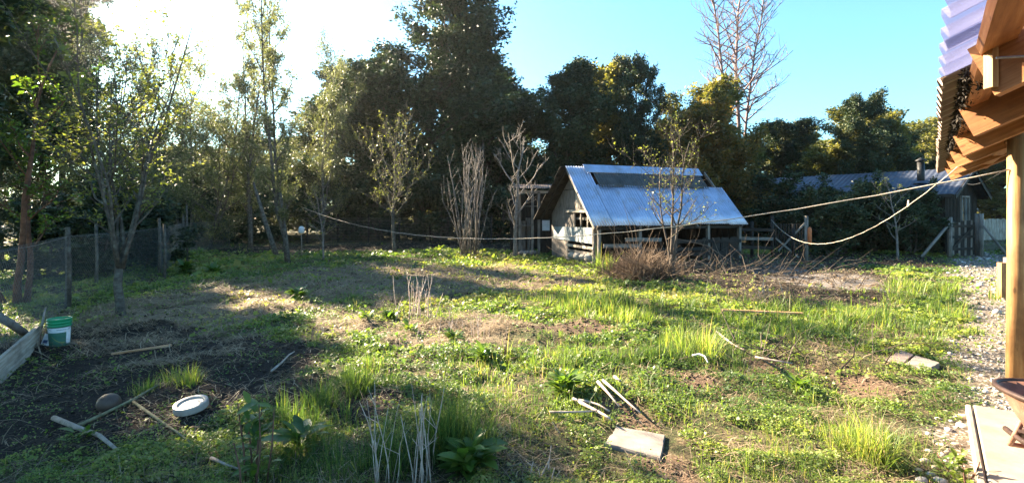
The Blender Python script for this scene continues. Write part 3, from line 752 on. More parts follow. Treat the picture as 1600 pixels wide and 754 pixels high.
def toph(top, d): return (HZ - top) * d / F + CH
def plant(key, name, label, cat, px, d, top, wpx=None, rot=None, group=None, leaf=None):
    return tree(key, name, label, cat, at(px, d), toph(top, d), None if wpx is None else wpx * d / F, rnd.uniform(0, 6.28) if rot is None else rot, group, leaf)
WOOD = 'trees standing round the yard'
for a in [
    ('high', 'evergreen_tree', 'dark tall evergreen at the left edge, leafless trunk below', 'tree', -4, 17, -25, 74),
    ('high', 'evergreen_tree', 'dark evergreen left of the bright sky gap, crown reaching out of the picture', 'tree', 92, 29, -25, 58),
    ('ever_b', 'evergreen_tree', 'dark full tree far back between the tall left evergreens', 'tree', 70, 30, 60, 60),
    ('thin_b', 'young_tree', 'thin half leafless tree at the right edge of the dark left evergreens', 'tree', 165, 20, 60, 60),
    ('thin_c', 'young_tree', 'low leafy tree behind the budding tree, under the bright sky gap', 'tree', 225, 19, 190, 75),
    ('thin_c', 'young_tree', 'pale backlit bushy tree left of the slender leaning trunk', 'tree', 320, 22, 120, 75),
    ('thin_a', 'young_tree', 'slender pale leaved tree under the white sky, left of the two stemmed tree', 'tree', 392, 23, 15, 45),
    ('thin_a', 'young_tree', 'tall slender two stemmed tree that holds the left end of the rope', 'tree', 455, 17, -15, 55),
    ('thin_b', 'young_tree', 'thin pale leaved tree right behind the two stemmed tree', 'tree', 505, 27, 70, 45),
    ('ever_a', 'evergreen_tree', 'round dark tree right of the slender two stemmed tree', 'tree', 570, 33, 112, 72),
    ('ever_b', 'evergreen_tree', 'tallest dark evergreen in the middle, rising out of the picture', 'tree', 655, 31, -45, 78),
    ('ever_c', 'conifer_tree', 'pointed bluish green conifer right of the tallest evergreen', 'tree', 760, 36, 30, 85),
    ('ever_a', 'evergreen_tree', 'dark broad tree behind the left end of the tin roofed barn', 'tree', 862, 33, 100, 62),
    ('olive', 'olive_tree', 'yellowish olive tree behind the barn ridge', 'tree', 935, 37, 120, 50),
    ('ever_b', 'evergreen_tree', 'slim dark tree with a tufted top right of the yellowish tree', 'tree', 990, 33, 100, 34),
    ('ever_a', 'evergreen_tree', 'low dark tree behind the right half of the barn roof', 'tree', 1030, 38, 190, 48),
    ('olive', 'olive_tree', 'olive green tree left of the bare poplars', 'tree', 1100, 37, 148, 55),
    ('rusty', 'rusty_tree', 'broad brown and green tree at the right end of the barn', 'tree', 1126, 26, 168, 68),
    ('ever_b', 'evergreen_tree', 'dark green tree right of the broad brown tree', 'tree', 1212, 38, 205, 42),
    ('olive', 'olive_tree', 'small brownish tree in the far row right of the bare poplars', 'tree', 1262, 44, 205, 38),
    ('olive', 'olive_tree', 'light olive tree behind the slate roofed house', 'tree', 1328, 35, 168, 52),
    ('ever_b', 'evergreen_tree', 'dark tree in front of the slate roof, with a thin top', 'tree', 1392, 27, 160, 36),
    ('olive', 'olive_tree', 'pale far tree above the stove pipe', 'tree', 1452, 50, 190, 48),
    ('olive', 'olive_tree', 'sunlit brownish tree beyond the pale fence behind the gate', 'tree', 1560, 48, 225, 52),
    ('ever_b', 'evergreen_tree', 'dark tree in the second row between the round dark tree and the tallest one', 'tree', 610, 44, 130, 60),
    ('ever_a', 'evergreen_tree', 'dark tree in the second row right of the bluish conifer', 'tree', 815, 45, 120, 62),
    ('ever_c', 'conifer_tree', 'dark conifer in the second row behind the yellowish tree', 'tree', 905, 46, 150, 60),
    ('ever_a', 'evergreen_tree', 'dark tree in the second row between barn roof and olive tree', 'tree', 1062, 46, 205, 60),
    ('ever_b', 'evergreen_tree', 'green tree in the far row right of the broad brown tree', 'tree', 1240, 52, 215, 45),
    ('olive', 'olive_tree', 'pale olive tree in the far row left of the light olive tree', 'tree', 1297, 54, 225, 45),
    ('ever_a', 'evergreen_tree', 'dark far tree right of the thin topped dark tree', 'tree', 1425, 56, 225, 48),
    ('thin_c', 'young_tree', 'backlit bushy tree in the second row left of the two stemmed tree', 'tree', 425, 30, 190, 85),
    ('thin_c', 'young_tree', 'dense backlit bushy tree low in the bright gap, left one of the second row', 'tree', 215, 31, 165, 80),
    ('thin_c', 'young_tree', 'tall backlit bushy tree filling the bright gap left of the slender trees', 'tree', 345, 32, 110, 80),
    ('thin_b', 'young_tree', 'pale ragged tree in the bright gap between the budding tree and the slender trees', 'tree', 290, 24, 85, 60),
    ('olive', 'olive_tree', 'low dense olive tree behind the wire fence corner', 'tree', 245, 36, 235, 75),
    ('ever_b', 'evergreen_tree', 'low dark tree behind the leaning trunk', 'tree', 385, 38, 225, 60),
    ('olive', 'olive_tree', 'ragged olive tree rising behind the middle of the slate roof', 'tree', 1350, 29, 190, 40),
    ('ever_b', 'evergreen_tree', 'slim dark tree left of the stove pipe', 'tree', 1428, 30, 215, 34),
    ('thin_b', 'young_tree', 'thin backlit tree in the second row under the bright sky gap', 'tree', 270, 28, 150, 70),
    ('olive', 'olive_tree', 'sunlit olive tree far behind the round porch post', 'tree', 1625, 46, 200, 52),
    ('olive', 'olive_tree', 'olive bush like tree beside the left end of the slate roof', 'tree', 1290, 30, 235, 45),
]: plant(*a, group=WOOD)
rot3 = 0
for px, top, ang in ((1131, -90, .3), (1152, -60, 2.4), (1166, -110, 4.1)):
    plant('poplar', 'bare_poplar', {1131: 'leftmost of the three tall leafless pinkish poplars', 1152: 'middle one of the three tall leafless pinkish poplars', 1166: 'rightmost of the three tall leafless pinkish poplars, with long side branches'}[px],
          'tree', px, 36 + (px % 5), top, 74 if px == 1166 else 54, ang, 'leafless poplars')
plant('bud', 'budding_tree', 'budding young tree with a pale lichen trunk in front of the wire fence', 'tree', 187, 8.1, 15, 135, 1.0)
plant('redstem', 'red_stemmed_tree', 'reddish bare stemmed tree behind the wire fence at the left edge', 'tree', 28, 9.4, 60, 75, .6)
plant('fruit', 'fruit_tree', 'pale branched fruit tree with small new leaves in the middle of the yard', 'tree', 617, 21, 212, 62, .4)
plant('bare', 'pruned_tree', 'leafless pale barked tree left of the barn', 'tree', 805, 19, 222, 66, 2.0)
plant('hazel', 'hazel_tree', 'small budding tree in front of the tin roof', 'tree', 1050, 12.3, 215, 78, 1.2)
plant('sapling', 'sapling', 'bare sapling in front of the dark house', 'tree', 1402, 18, 285, 40, .5)
plant('sapling', 'sapling', 'thin bare sapling right of the white tag stake', 'tree', 505, 18, 300, 34, 1.5)
# off to the left, where the low sun comes from
for i, (X_, Y_, H_, w_) in enumerate(((-10.8, 8.4, 8, 2.2), (-12.6, 9.6, 9, 2.0), (-9.3, 5.2, 7, 2.2), (-11.5, 3.0, 7, 2.2))):
    tree('high', 'evergreen_tree', 'dark evergreen just outside the left edge of the picture', 'tree', (X_, Y_), H_, w_, i * 1.3, 'evergreens left of the picture')
tr_ = thing('leaning_trunk', 'leaning bare trunk behind the two stemmed tree', 'tree', onground(at(433, 19.5)))
tube('trunk', 'bark_lichen', tr_, [pt(433, 402, 19.5), pt(424, 375, 19.5), pt(414, 345, 19.6), pt(406, 318, 19.8), pt(396, 285, 20)], [.11, .09, .08, .065, .04], 7)

SH = 'dark shrubs along the wood edge'
for i, (px, d, top, w, lab) in enumerate([
    (265, 25, 300, 60, 'dark shrub under the pale backlit trees'), (360, 27, 295, 60, 'dark shrub behind the leaning trunk'), (530, 29, 270, 60, 'dark shrub left of the fruit tree'),
    (600, 30, 275, 55, 'dark shrub behind the fruit tree'), (690, 29, 265, 60, 'dark shrub right behind the fruit tree'), (770, 29, 285, 50, 'dark shrub behind the leafless poles'),
    (1195, 25, 280, 50, 'dark shrub right of the barn'), (1250, 24, 300, 50, 'dark shrub behind the lattice and the orange float'), (1330, 21, 292, 48, 'dark leafy shrub in front of the house'),
    (1372, 20.5, 290, 40, 'small dark shrub left of the bare sapling'), (1425, 19.6, 300, 36, 'dark leafy shrub between the sapling and the house wall'), (1300, 19.6, 300, 40, 'dark leafy shrub right of the orange float'), (1262, 22.5, 310, 40, 'dark low shrub behind the grey post'), (1440, 20, 345, 28, 'low leafy shrub against the dark house wall'), (150, 14, 290, 70, 'leafy shrub behind the wire fence'), (70, 13, 330, 80, 'low shrub behind the reddish stems'), (215, 15, 330, 60, 'low shrub right of the budding tree')]):
    plant('shrub', 'shrub', lab, 'shrub', px, d, top, w, i * .9, SH)

rs = np.random.RandomState(77)
def leafy_mass(name, n, px0, px1, d0, d1, hfun, size, mat):
    px = rs.uniform(px0, px1, n); d = rs.uniform(d0, d1, n)
    x = (px - 800) / F * d
    top = hfun(px, x)
    z = rs.uniform(0, 1, n) ** .8 * top
    ph = vn(x * .9, z * .9 + d * .5, 71)
    k = ph > .30
    x, d, z = x[k], d[k], z[k]; n = len(x)
    p = np.stack([x, d, z], 1)
    o = link(name, leaf_mesh(name, p, rv(rs, n), rv(rs, n) + np.array([0, -.4, .5]), size * np.exp(rs.normal(size=n) * .3), np.clip(rs.normal(.35, .2, n), 0, 1), .6), M[mat])
    return tag(o, kind='stuff')
leafy_mass('undergrowth', 66000, -260, 1240, 36, 42, lambda px, x: 3.6 + 2.2 * vn(x * .25, x * 0, 5) - 1.2 * (px < 330), .26, 'evergreen')
leafy_mass('distant_wood', 60000, -150, 1750, 58, 72, lambda px, x: 3.5 + 4.5 * vn(x * .12, x * 0, 6) - 1.0 * (px < 330), .42, 'olive')
#@@BUILDINGS
# ------------------------------------------------------------------ the tin roofed barn
G1 = Vector((2.75, 16.0, 0)); GA = Vector((-.366, .93, 0)); GB = Vector((.93, .366, 0))
def bp(a, b, z): return G1 + GA * a + GB * b + Vector((0, 0, z))
BW, BL, RZ = 3.44, 5.75, 3.22
barn = thing('barn', 'small old barn with a steep corrugated tin roof and patched gable', 'barn', bp(1.7, 2.9, 0))
def rz_r(a): return RZ - (1.72 - a) * (2.0 / 1.87)      # right slope height at a
def slope_r(t, b, lift=0): return bp(1.72 - 1.87 * t, b, RZ - 2.0 * t + lift)
def slope_l(t, b, lift=0): return bp(1.72 + 1.95 * t, b, RZ - 1.75 * t + lift)
# roof sheets
def rsheet(t0, t1, b0, b1, lift, mat, pitch=.10, amp=.020):
    o = slope_r(t1, b0, lift); u = slope_r(t1, b1, lift) - o; v = slope_r(t0, b0, lift) - o
    return MB().sheet(o, u, v, 0, pitch, amp, 4, .003).build('roof_sheet', mat, barn, True, False)
rsheet(0.0, 1.0, -.32, .50, .03, 'tin')
bw_ = (5.85 - .45) / 7
for i in range(7):
    rsheet(.34 + rnd.uniform(-.006, .006), 1.0 + rnd.uniform(-.012, .012), .45 + i * bw_, .45 + (i + 1) * bw_ + .05, .04 + .006 * (i % 2), 'tin')
for i in range(5):
    rsheet(.11, .375, .62 + i * .92, .62 + (i + 1) * .92 + .05, .065 + .006 * (i % 2), 'tin_dark')
for i in range(5):
    o0 = MB()
    o0.hexa([slope_r(.13, .35 + i, .085), slope_r(.13, 1.37 + i, .085), slope_r(.0, 1.37 + i, .10), slope_r(.0, .35 + i, .10),
             slope_r(.13, .35 + i, .092), slope_r(.13, 1.37 + i, .092), slope_r(.0, 1.37 + i, .108), slope_r(.0, .35 + i, .108)])
    o0.build('ridge_cap', 'tin', barn)
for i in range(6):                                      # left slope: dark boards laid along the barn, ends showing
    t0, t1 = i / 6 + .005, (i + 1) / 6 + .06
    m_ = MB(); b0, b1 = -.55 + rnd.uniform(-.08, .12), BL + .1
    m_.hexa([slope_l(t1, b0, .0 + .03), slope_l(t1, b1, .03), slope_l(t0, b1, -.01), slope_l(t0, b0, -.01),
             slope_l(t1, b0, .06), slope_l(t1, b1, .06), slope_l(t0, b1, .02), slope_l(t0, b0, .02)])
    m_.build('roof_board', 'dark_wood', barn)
for k in (-.28, 1.7, 3.7, BL - .1):
    beam('rafter', 'old_wood', barn, slope_r(.0, k, -.05), slope_r(1.0, k, -.05), .05, .09)
    beam('rafter', 'dark_wood', barn, slope_l(.0, k, -.06), slope_l(1.0, k, -.06), .05, .09)
# gable wall, at b = 0
def panel(name, mat, poly2, b=0.0, th=.02):
    n = len(poly2)
    vs = [bp(a, b, z) for a, z in poly2] + [bp(a, b + th, z) for a, z in poly2]
    fs = [tuple(range(n)), tuple(reversed(range(n, 2 * n)))] + [(i, n + i, n + (i + 1) % n, (i + 1) % n) for i in range(n)]
    o1 = rnd.uniform(0, 9)
    gr = [(z + o1, a + o1, 0) for a, z in poly2] * 2
    return MB().add(vs, fs, gr).build(name, mat, barn)
panel('wall_panel', 'ply', [(2.12, .02), (3.44, .02), (3.44, .70), (2.12, .70)])
panel('wall_panel', 'ply', [(1.62, .72), (3.44, .72), (3.44, 1.60), (2.5, 2.45), (1.62, 2.45), (1.62, 1.72)])
panel('wall_panel', 'ply', [(1.20, 2.47), (2.46, 2.47), (1.74, 3.08), (1.66, 3.08)], .002)
for i, (a0, a1) in enumerate(((1.30, 1.60), (.98, 1.28), (.64, .96), (.36, .62))):
    panel('wall_board', ('pale_wood', 'ply', 'pale_wood', 'old_wood')[i], [(a0, 1.74), (a1, 1.74), (a1, min(2.45, rz_r(a1) - .12)), (a0, min(2.45, rz_r(a0) - .12))], .004)
fp = panel('front_sheet', 'blue_panel', [(.42, .66), (3.25, .70), (3.18, 1.14), (.40, 1.18)], -.035, .012)
for a, z0, z1, w in ((.03, 0, 1.28, .09), (.34, 0, 1.72, .08), (1.16, 1.18, 1.74, .05), (2.1, 0, .68, .06), (1.62, 1.16, 1.74, .06), (.72, 1.18, 1.74, .045)):
    beam('post', 'old_wood', barn, bp(a, -.02, z0), bp(a, -.02, z1), w, w, GB)
for z, mt in ((.52, 'pale_wood'), (.34, 'old_wood'), (1.70, 'pale_wood'), (1.45, 'old_wood'), (.06, 'old_wood')):
    beam('rail', mt, barn, bp(.30, -.07 if z != 1.45 else .06, z), bp(2.14, -.07 if z != 1.45 else .06, z + .015), .03, .085)
for i, (a, rr) in enumerate(((.62, .13), (.98, .12), (1.33, .14), (1.75, .13))):
    sk = MB().tube([bp(a - .17, -.02, .19), bp(a - .12, -.03, .19), bp(a, -.05, .20), bp(a + .12, -.03, .19), bp(a + .17, -.02, .19)], [.05, rr * .92, rr, rr * .9, .05], 9)
    tag(sk.build('sack', 'sack', None, True), ['pale lumpy sack in the barn opening, nearest the corner post', 'second pale sack from the barn corner post', 'largest pale sack in the barn opening', 'pale sack beside the lower plywood panel of the barn'][i], 'sack', 'sacks in the barn opening')
# back, far end and floor of the barn; the long side stays open behind posts and rails
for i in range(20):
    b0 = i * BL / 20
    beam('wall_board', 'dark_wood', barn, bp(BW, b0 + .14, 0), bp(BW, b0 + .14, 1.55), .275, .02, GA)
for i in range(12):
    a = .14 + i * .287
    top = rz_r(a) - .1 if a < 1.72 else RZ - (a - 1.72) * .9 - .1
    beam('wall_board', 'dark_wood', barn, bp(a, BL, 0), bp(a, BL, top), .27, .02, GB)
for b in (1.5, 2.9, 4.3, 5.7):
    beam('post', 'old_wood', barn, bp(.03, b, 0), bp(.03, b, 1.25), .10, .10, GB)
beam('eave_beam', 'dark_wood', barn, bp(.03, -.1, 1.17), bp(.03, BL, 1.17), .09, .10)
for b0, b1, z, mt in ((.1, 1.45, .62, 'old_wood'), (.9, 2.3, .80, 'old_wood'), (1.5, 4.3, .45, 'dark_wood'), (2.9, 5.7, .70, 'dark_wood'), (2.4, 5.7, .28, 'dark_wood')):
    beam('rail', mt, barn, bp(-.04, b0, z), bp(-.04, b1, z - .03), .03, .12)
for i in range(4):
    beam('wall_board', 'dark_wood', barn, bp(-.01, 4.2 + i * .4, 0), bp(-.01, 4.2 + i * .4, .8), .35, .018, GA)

# lean-to left of the barn
shed = thing('lean_to_shed', 'dark patched lean-to shed behind the left side of the barn', 'shed', at(835, 20.3))
def sp(px, py, d): return pt(px, py, d)
for px, d, y0 in ((812, 20.4, 296), (832, 20.0, 298), (842, 20.1, 299), (868, 20.6, 300)):
    beam('post', 'old_wood', shed, sp(px, 398, d), sp(px, y0, d), .10, .10, (0, 1, 0))
beam('beam', 'pale_wood', shed, sp(806, 300, 20.1), sp(872, 300, 20.1), .08, .12)
for i in range(4):
    o = sp(800 + i * 19, 294, 19.8); u = Vector((.49, 0, 0)); v = Vector((.05, 1.9, .25))
    MB().sheet(o, u, v, 0, .085, .012, 2, .003).build('roof_sheet', 'tin_brown', shed, True, False)
for i, (px, y0, y1, w, mt) in enumerate([(807, 398, 315, .32, 'dark_wood'), (819, 398, 345, .26, 'ply'), (825, 398, 340, .2, 'ply'), (849, 398, 330, .26, 'dark_wood'), (860, 398, 310, .3, 'dark_wood'), (871, 398, 310, .3, 'dark_wood')]):
    beam('wall_board', mt, shed, sp(px, y0, 20.6), sp(px, y1, 20.6), w, .02, (0, 1, 0))
beam('window_board', 'white_print', shed, sp(853, 360, 20.35), sp(853, 344, 20.35), .30, .02, (0, 1, 0))
beam('shelf', 'old_wood', shed, sp(806, 322, 20.5), sp(846, 322, 20.5), .2, .03)
beam('shelf', 'old_wood', shed, sp(806, 352, 20.4), sp(834, 352, 20.4), .2, .03)
for i in range(14):
    beam('wall_board', 'dark_wood', shed, Vector((.0 + i * .165, 21.9, 0)), Vector((.0 + i * .165, 21.9, 2.4)), .16, .02, (0, 1, 0))
for i in range(7):
    p = onground(at(815 + i * 3.4 + rnd.uniform(-1, 1), 19.6 + rnd.uniform(-.2, .2)), .09)
    tag(tube('firewood_log', 'stick', None, [p + Vector((-.06, -.2, 0)), p + Vector((.05, .2, .02))], rnd.uniform(.06, .09), 7), 'short cut log on the ground below the lean-to shed', 'log', 'cut logs below the lean-to')

# leaning poles between the shed and the fruit tree
bundle = thing('pole_bundle', 'sheaf of long leafless poles leaning together left of the barn', 'poles', onground(at(742, 19.6)))
for i in range(30):
    a = rnd.uniform(0, 6.28)
    p0 = onground(at(735 + rnd.uniform(-16, 14), 19.6 + rnd.uniform(-.4, .4)))
    p3 = p0 + Vector((rnd.uniform(-.45, .6) + (.3 if i % 3 else -.35), rnd.uniform(-.4, .4), rnd.uniform(2.2, 4.4)))
    m1_ = p0.lerp(p3, .4) + Vector((rnd.uniform(-.12, .12), 0, 0)); m2_ = p0.lerp(p3, .75) + Vector((rnd.uniform(-.15, .15), 0, 0))
    k = MB().tube([p0, m1_, m2_, p3], [.021, .018, .013, .005], 5)
    for q in range(3):
        b0 = m1_.lerp(p3, rnd.uniform(.2, .9)); k.tube([b0, b0 + Vector((rnd.uniform(-.35, .35), rnd.uniform(-.2, .2), rnd.uniform(.25, .7)))], [.011, .004], 3, False)
    k.build('pole', 'bark_pale', bundle, True)

# ------------------------------------------------------------------ the dark house
HC = at(1477, 20.0); HG = Vector((4.3, 3.0, 0)).normalized(); HB = Vector((-3.0, 4.3, 0)).normalized()
def hp(a, b, z): return HC + HG * a + HB * b + Vector((0, 0, z))
HW, HL, HE, HR = 4.1, 8.2, 2.45, 3.42
house = thing('house', 'dark wooden house with a slate blue metal roof and stove pipe', 'house', hp(2, 4, 0))
def siding(name, p0, p1, z0, z1f, out, step=.16):
    d = p1 - p0; n = int(d.length / step); m_ = MB()
    m_.hexa([p0, p1, p1 - out * .08, p0 - out * .08] and [p0 + Vector((0, 0, z0)), p1 + Vector((0, 0, z0)), p1 - out * .08 + Vector((0, 0, z0)), p0 - out * .08 + Vector((0, 0, z0)),
            p0 + Vector((0, 0, z1f(0))), p1 + Vector((0, 0, z1f(1))), p1 - out * .08 + Vector((0, 0, z1f(1))), p0 - out * .08 + Vector((0, 0, z1f(0)))])
    for i in range(n):
        t = (i + .5) / n
        q = p0 + d * t + out * .012
        m_.beam(q + Vector((0, 0, z0)), q + Vector((0, 0, z1f(t))), .03, .022, out)
    return m_.build(name, 'dark_wood', house)
siding('wall', hp(0, HL, 0), hp(0, 0, 0), 0, lambda t: HE - .06, -HG)
# gable end in three pieces round the window
siding('wall', hp(.01, 0, 0), hp(1.75, 0, 0), 0, lambda t: HE + (HR - HE) * (1.75 * t / (HW / 2)) - .12, -HB)
siding('wall', hp(2.85, 0, 0), hp(HW - .01, 0, 0), 0, lambda t: HE + (HR - HE) * ((HW - 2.85) * (1 - t) / (HW / 2)) - .12, -HB)
siding('wall', hp(1.755, 0, 0), hp(2.845, 0, 0), 0, lambda t: .95, -HB)
siding('wall', hp(1.755, 0, 0), hp(2.845, 0, 0), 2.35, lambda t: HE + (HR - HE) * (1 - abs(1.75 + 1.1 * t - HW / 2) / (HW / 2)) - .14, -HB)
win = MB()
for (a, z0, z1) in ((1.79, .95, 2.35), (2.81, .95, 2.35), (2.3, .95, 2.35)):
    win.beam(hp(a, -.03, z0), hp(a, -.03, z1), .07, .08, HB)
for z in (.98, 2.31): win.beam(hp(1.83, -.03, z), hp(2.77, -.03, z), .08, .07)
w_ = win.build('window', 'old_wood', house)
for a in (1.83, 2.34):
    beam('pane', 'glass', w_, hp(a + .21, .02, 1.03), hp(a + .21, .02, 2.26), .43, .012, HB)
def rslope(side, b0, b1, lift):
    a_e, a_r = (-.35, HW / 2) if side < 0 else (HW + .35, HW / 2)
    z_e = HE - .35 * (HR - HE) / (HW / 2)
    o = hp(a_e, b0, z_e + lift); u = hp(a_e, b1, z_e + lift) - o; v = hp(a_r, b0, HR + lift) - o
    return o, u, v
for side in (-1, 1):
    for i in range(9):
        b0 = -.45 + i * 1.0
        o, u, v = rslope(side, b0, b0 + 1.03, .06 + .006 * (i % 2))
        MB().sheet(o, u, v, 0, .2, .012, 3, .004).build('roof_sheet', 'tin_slate', house, True, False)
    o, u, v = rslope(side, -.40, -.36, 0)
    beam('barge_board', 'dark_wood', house, o + Vector((0, 0, -.03)), o + v + Vector((0, 0, -.03)), .03, .18)
    o, u, v = rslope(side, -.3, HL, .015)
    beam('fascia', 'dark_wood', house, o, o + u, .03, .14)
pc = hp(.75, 1.0, 0)
ch = MB(); ch.tube([pc + Vector((0, 0, 2.55)), pc + Vector((0, 0, 3.75))], .13, 12); ch.build('stove_pipe', 'stove_pipe', house, True)
MB().lathe([(.0, .16), (.2, .03), (.2, .0), (.12, .0)], (pc.x, pc.y, 3.78), 14).build('pipe_cap', 'stove_pipe', house, True)
MB().lathe([(.26, 0), (.15, .1)], (pc.x, pc.y, 2.86), 14).build('flashing', 'tin_slate', house, True)

# gate and its posts
gate = thing('gate', 'dark wooden picket gate with diagonal braces at the end of the path', 'gate', at(1509, 19.0))
for i, px in enumerate(np.linspace(1489, 1521, 11)):
    b0 = at(px, 19.0 + (px - 1489) * .012)
    beam('picket', 'dark_wood' if i % 3 else 'old_wood', gate, onground(b0, .05), b0 + Vector((0, 0, 1.32 + rnd.uniform(-.05, .05))), .085, .02, (0, 1, 0))
for z in (.3, .75, 1.15):
    beam('rail', 'dark_wood', gate, at(1488, 18.95, z), at(1522, 19.33, z), .03, .09)
beam('brace', 'dark_wood', gate, at(1488, 18.92, .32), at(1522, 19.30, 1.15), .03, .08)
for px, d, H_ in ((1484, 18.9, 1.5), (1527, 19.4, 1.62), (1533, 19.2, 1.6)):
    tag(tube('gate_post', 'old_wood', None, [onground(at(px, d), -.1), onground(at(px, d), H_)], .075, 8), {1484: 'round grey gate post by the house corner', 1527: 'dark gate post at the right end of the gate', 1533: 'paler gate post, rightmost, with a sloping stay'}[px], 'post', 'gate posts')
tag(tube('post_stay', 'old_wood', None, [at(1535, 19.1, 1.2), onground(at(1572, 18.5), .15)], .045, 6), 'sloping pole from the rightmost gate post down to the path', 'pole')
tag(tube('wall_prop', 'old_wood', None, [at(1483, 18.8, 1.25), onground(at(1440, 18.2), .1)], .05, 6), 'grey pole propped against the gate post by the house', 'pole')

# beyond the gate
fence = thing('pale_fence', 'pale sunlit board fence far beyond the gate', 'fence', at(1570, 30))
for i in range(40):
    px = 1530 + i * 4.2
    beam('board', 'pale_wood', fence, at(px, 30, 0), at(px, 30, 1.25 + rnd.uniform(-.04, .04)), .14, .02, (0, 1, 0))
for z in (.3, .95): beam('rail', 'old_wood', fence, at(1526, 30.06, z), at(1702, 30.06, z), .03, .08)
tun = thing('low_roof', 'low pale blue white roof beyond the gate', 'roof', at(1565, 52))
for i in range(8):
    o = at(1530, 52, 1.5) + Vector((i * .9, 0, 0))
    MB().sheet(o, Vector((.93, 0, 0)), Vector((0, 3.0, 1.3)), 0, .2, .015, 2, .004).build('roof_sheet', 'white_sheet', tun, True, False)
for i in range(9): beam('post', 'old_wood', tun, at(1530, 52.1, 0) + Vector((i * .9, 0, 0)), at(1530, 52.1, 1.5) + Vector((i * .9, 0, 0)), .1, .1, (0, 1, 0))

# yard fence remains between the barn and the house
yf = thing('yard_fence', 'dark broken board fence with lattice right of the barn', 'fence', at(1220, 18.6))
for px, H_ in ((1148, 1.35), (1175, 1.3), (1207, 1.55), (1240, 1.2)):
    tube('post', 'dark_wood', yf, [onground(at(px, 18.6), -.1), onground(at(px, 18.6), H_)], .06, 7)
for y0 in (358, 372, 386):
    beam('rail', 'old_wood' if y0 == 372 else 'dark_wood', yf, pt(1146, y0, 18.55), pt(1208, y0 + 1, 18.55), .03, .11)
for i in range(12):
    px = 1212 + i * 4.2
    beam('picket', 'dark_wood', yf, onground(at(px, 18.9)), at(px, 18.9, 1.25), .05, .02, (0, 1, 0))
beam('brace', 'old_wood', yf, pt(1216, 392, 18.7), pt(1258, 348, 18.7), .03, .06)
beam('brace', 'old_wood', yf, pt(1212, 372, 18.65), pt(1248, 402, 18.65), .03, .06)
tag(tube('fence_post', 'old_wood', None, [onground(at(1260, 17.6), -.1), onground(at(1260, 17.6), 1.55)], .06, 8), 'grey post beside the hanging orange float', 'post')
fl = MB().lathe([(.0, 0), (.05, .02), (.065, .1), (.065, .52), (.05, .6), (.0, .63)], tuple(pt(1265, 383, 17.5)), 14)
tag(fl.build('orange_float', 'orange_float', None, True), 'long orange float hanging on the grey post', 'float')
#@@PORCH
# ------------------------------------------------------------------ porch roof at the right
PR = thing('porch', 'orange timber porch roof with corrugated sheets at the right edge', 'porch', porch(7, 1.4, 0))
MS = .45                                                # roof slope
SK = R(21)
RD = Vector((N2.x * math.cos(SK) + N2.y * math.sin(SK), -N2.x * math.sin(SK) + N2.y * math.cos(SK), 0))   # rafters run a little askew
def sheet_z(l): return 2.535 + MS * (l - .03)
pitch_s = .21
ns = 0
s = .6
while s < 14.0:
    clear = s < 3.9
    wv = .90
    o = porch(s, .03 + rnd.uniform(-.008, .008), sheet_z(.03)); u = porch(s + wv + .05, .03, sheet_z(.03)) - porch(s, .03, sheet_z(.03)); v = porch(s, 3.3, sheet_z(3.3)) - porch(s, .03, sheet_z(.03))
    MB().sheet(o + Vector((0, 0, .004 * (ns % 2))), u, v, 0, .30, .034, 6, .003, 2.2).build('roof_sheet', 'clear' if clear else 'tin_brown', PR, True, False)
    s += wv; ns += 1
TZ = 2.505
for i in range(7):
    s0 = 1.75 + 1.8 * i
    p0 = porch(s0, .19, TZ + MS * .17 - .175); p1 = p0 + RD * 3.0 + Vector((0, 0, MS * 3.0 * math.cos(SK)))
    beam('rafter', 'orange_wood', PR, p0, p1, .065, .28)
    if i == 1:
        beam('batten', 'post_wood', PR, porch(s0 - .06, .215, TZ - .19), porch(s0 - .06, .215, TZ + .02), .03, .05, (0, 1, 0))
beam('eave_board', 'orange_wood', PR, porch(.8, .235, TZ + .035), porch(13.6, .235, TZ + .035), .14, .055, (-.35, .2, 1))
for l in (1.2, 2.2, 3.2):
    beam('purlin', 'orange_wood', PR, porch(.8, l, sheet_z(l) - .06), porch(13.6, l, sheet_z(l) - .06), .05, .06)
beam('porch_beam', 'orange_wood', PR, porch(.6, .72, 2.60), porch(13.6, .72, 2.60), .12, .14)
for s0, l0 in ((7.26, .64), (1.0, .66)):
    p = porch(s0, l0, 0)
    tube('post', 'post_wood', PR, [p + Vector((0, 0, -.05)), p + Vector((.005, 0, 1.1)), p + Vector((0, 0, 2.52))], [.086, .08, .075], 16)
sc_ = MB(); sc_.tube([porch(3.35, .225, 2.43), porch(3.42, .36, 2.43)], .006, 5); sc_.build('screw', 'wire', PR)
rs = np.random.RandomState(5)                           # cobwebs and leaf litter caught under the eave
n = 4200
ss = rs.uniform(4.1, 9.0, n); ll = .13 + np.abs(rs.normal(size=n)) * .04; zz = 2.545 + rs.normal(size=n) * .02 - .02 * np.abs(rs.normal(size=n))
p = np.stack([ss * .637 + ll * .771, ss * .771 - ll * .637, zz], 1)
lm = leaf_mesh('leaf_litter', p, rv(rs, n), rv(rs, n), .028 * np.exp(rs.normal(size=n) * .4), np.clip(rs.normal(.35, .25, n), 0, 1), .3)
ob = link('leaf_litter', lm, M['cobweb'], PR); ob.location = -PR.location; ob['kind'] = 'stuff'
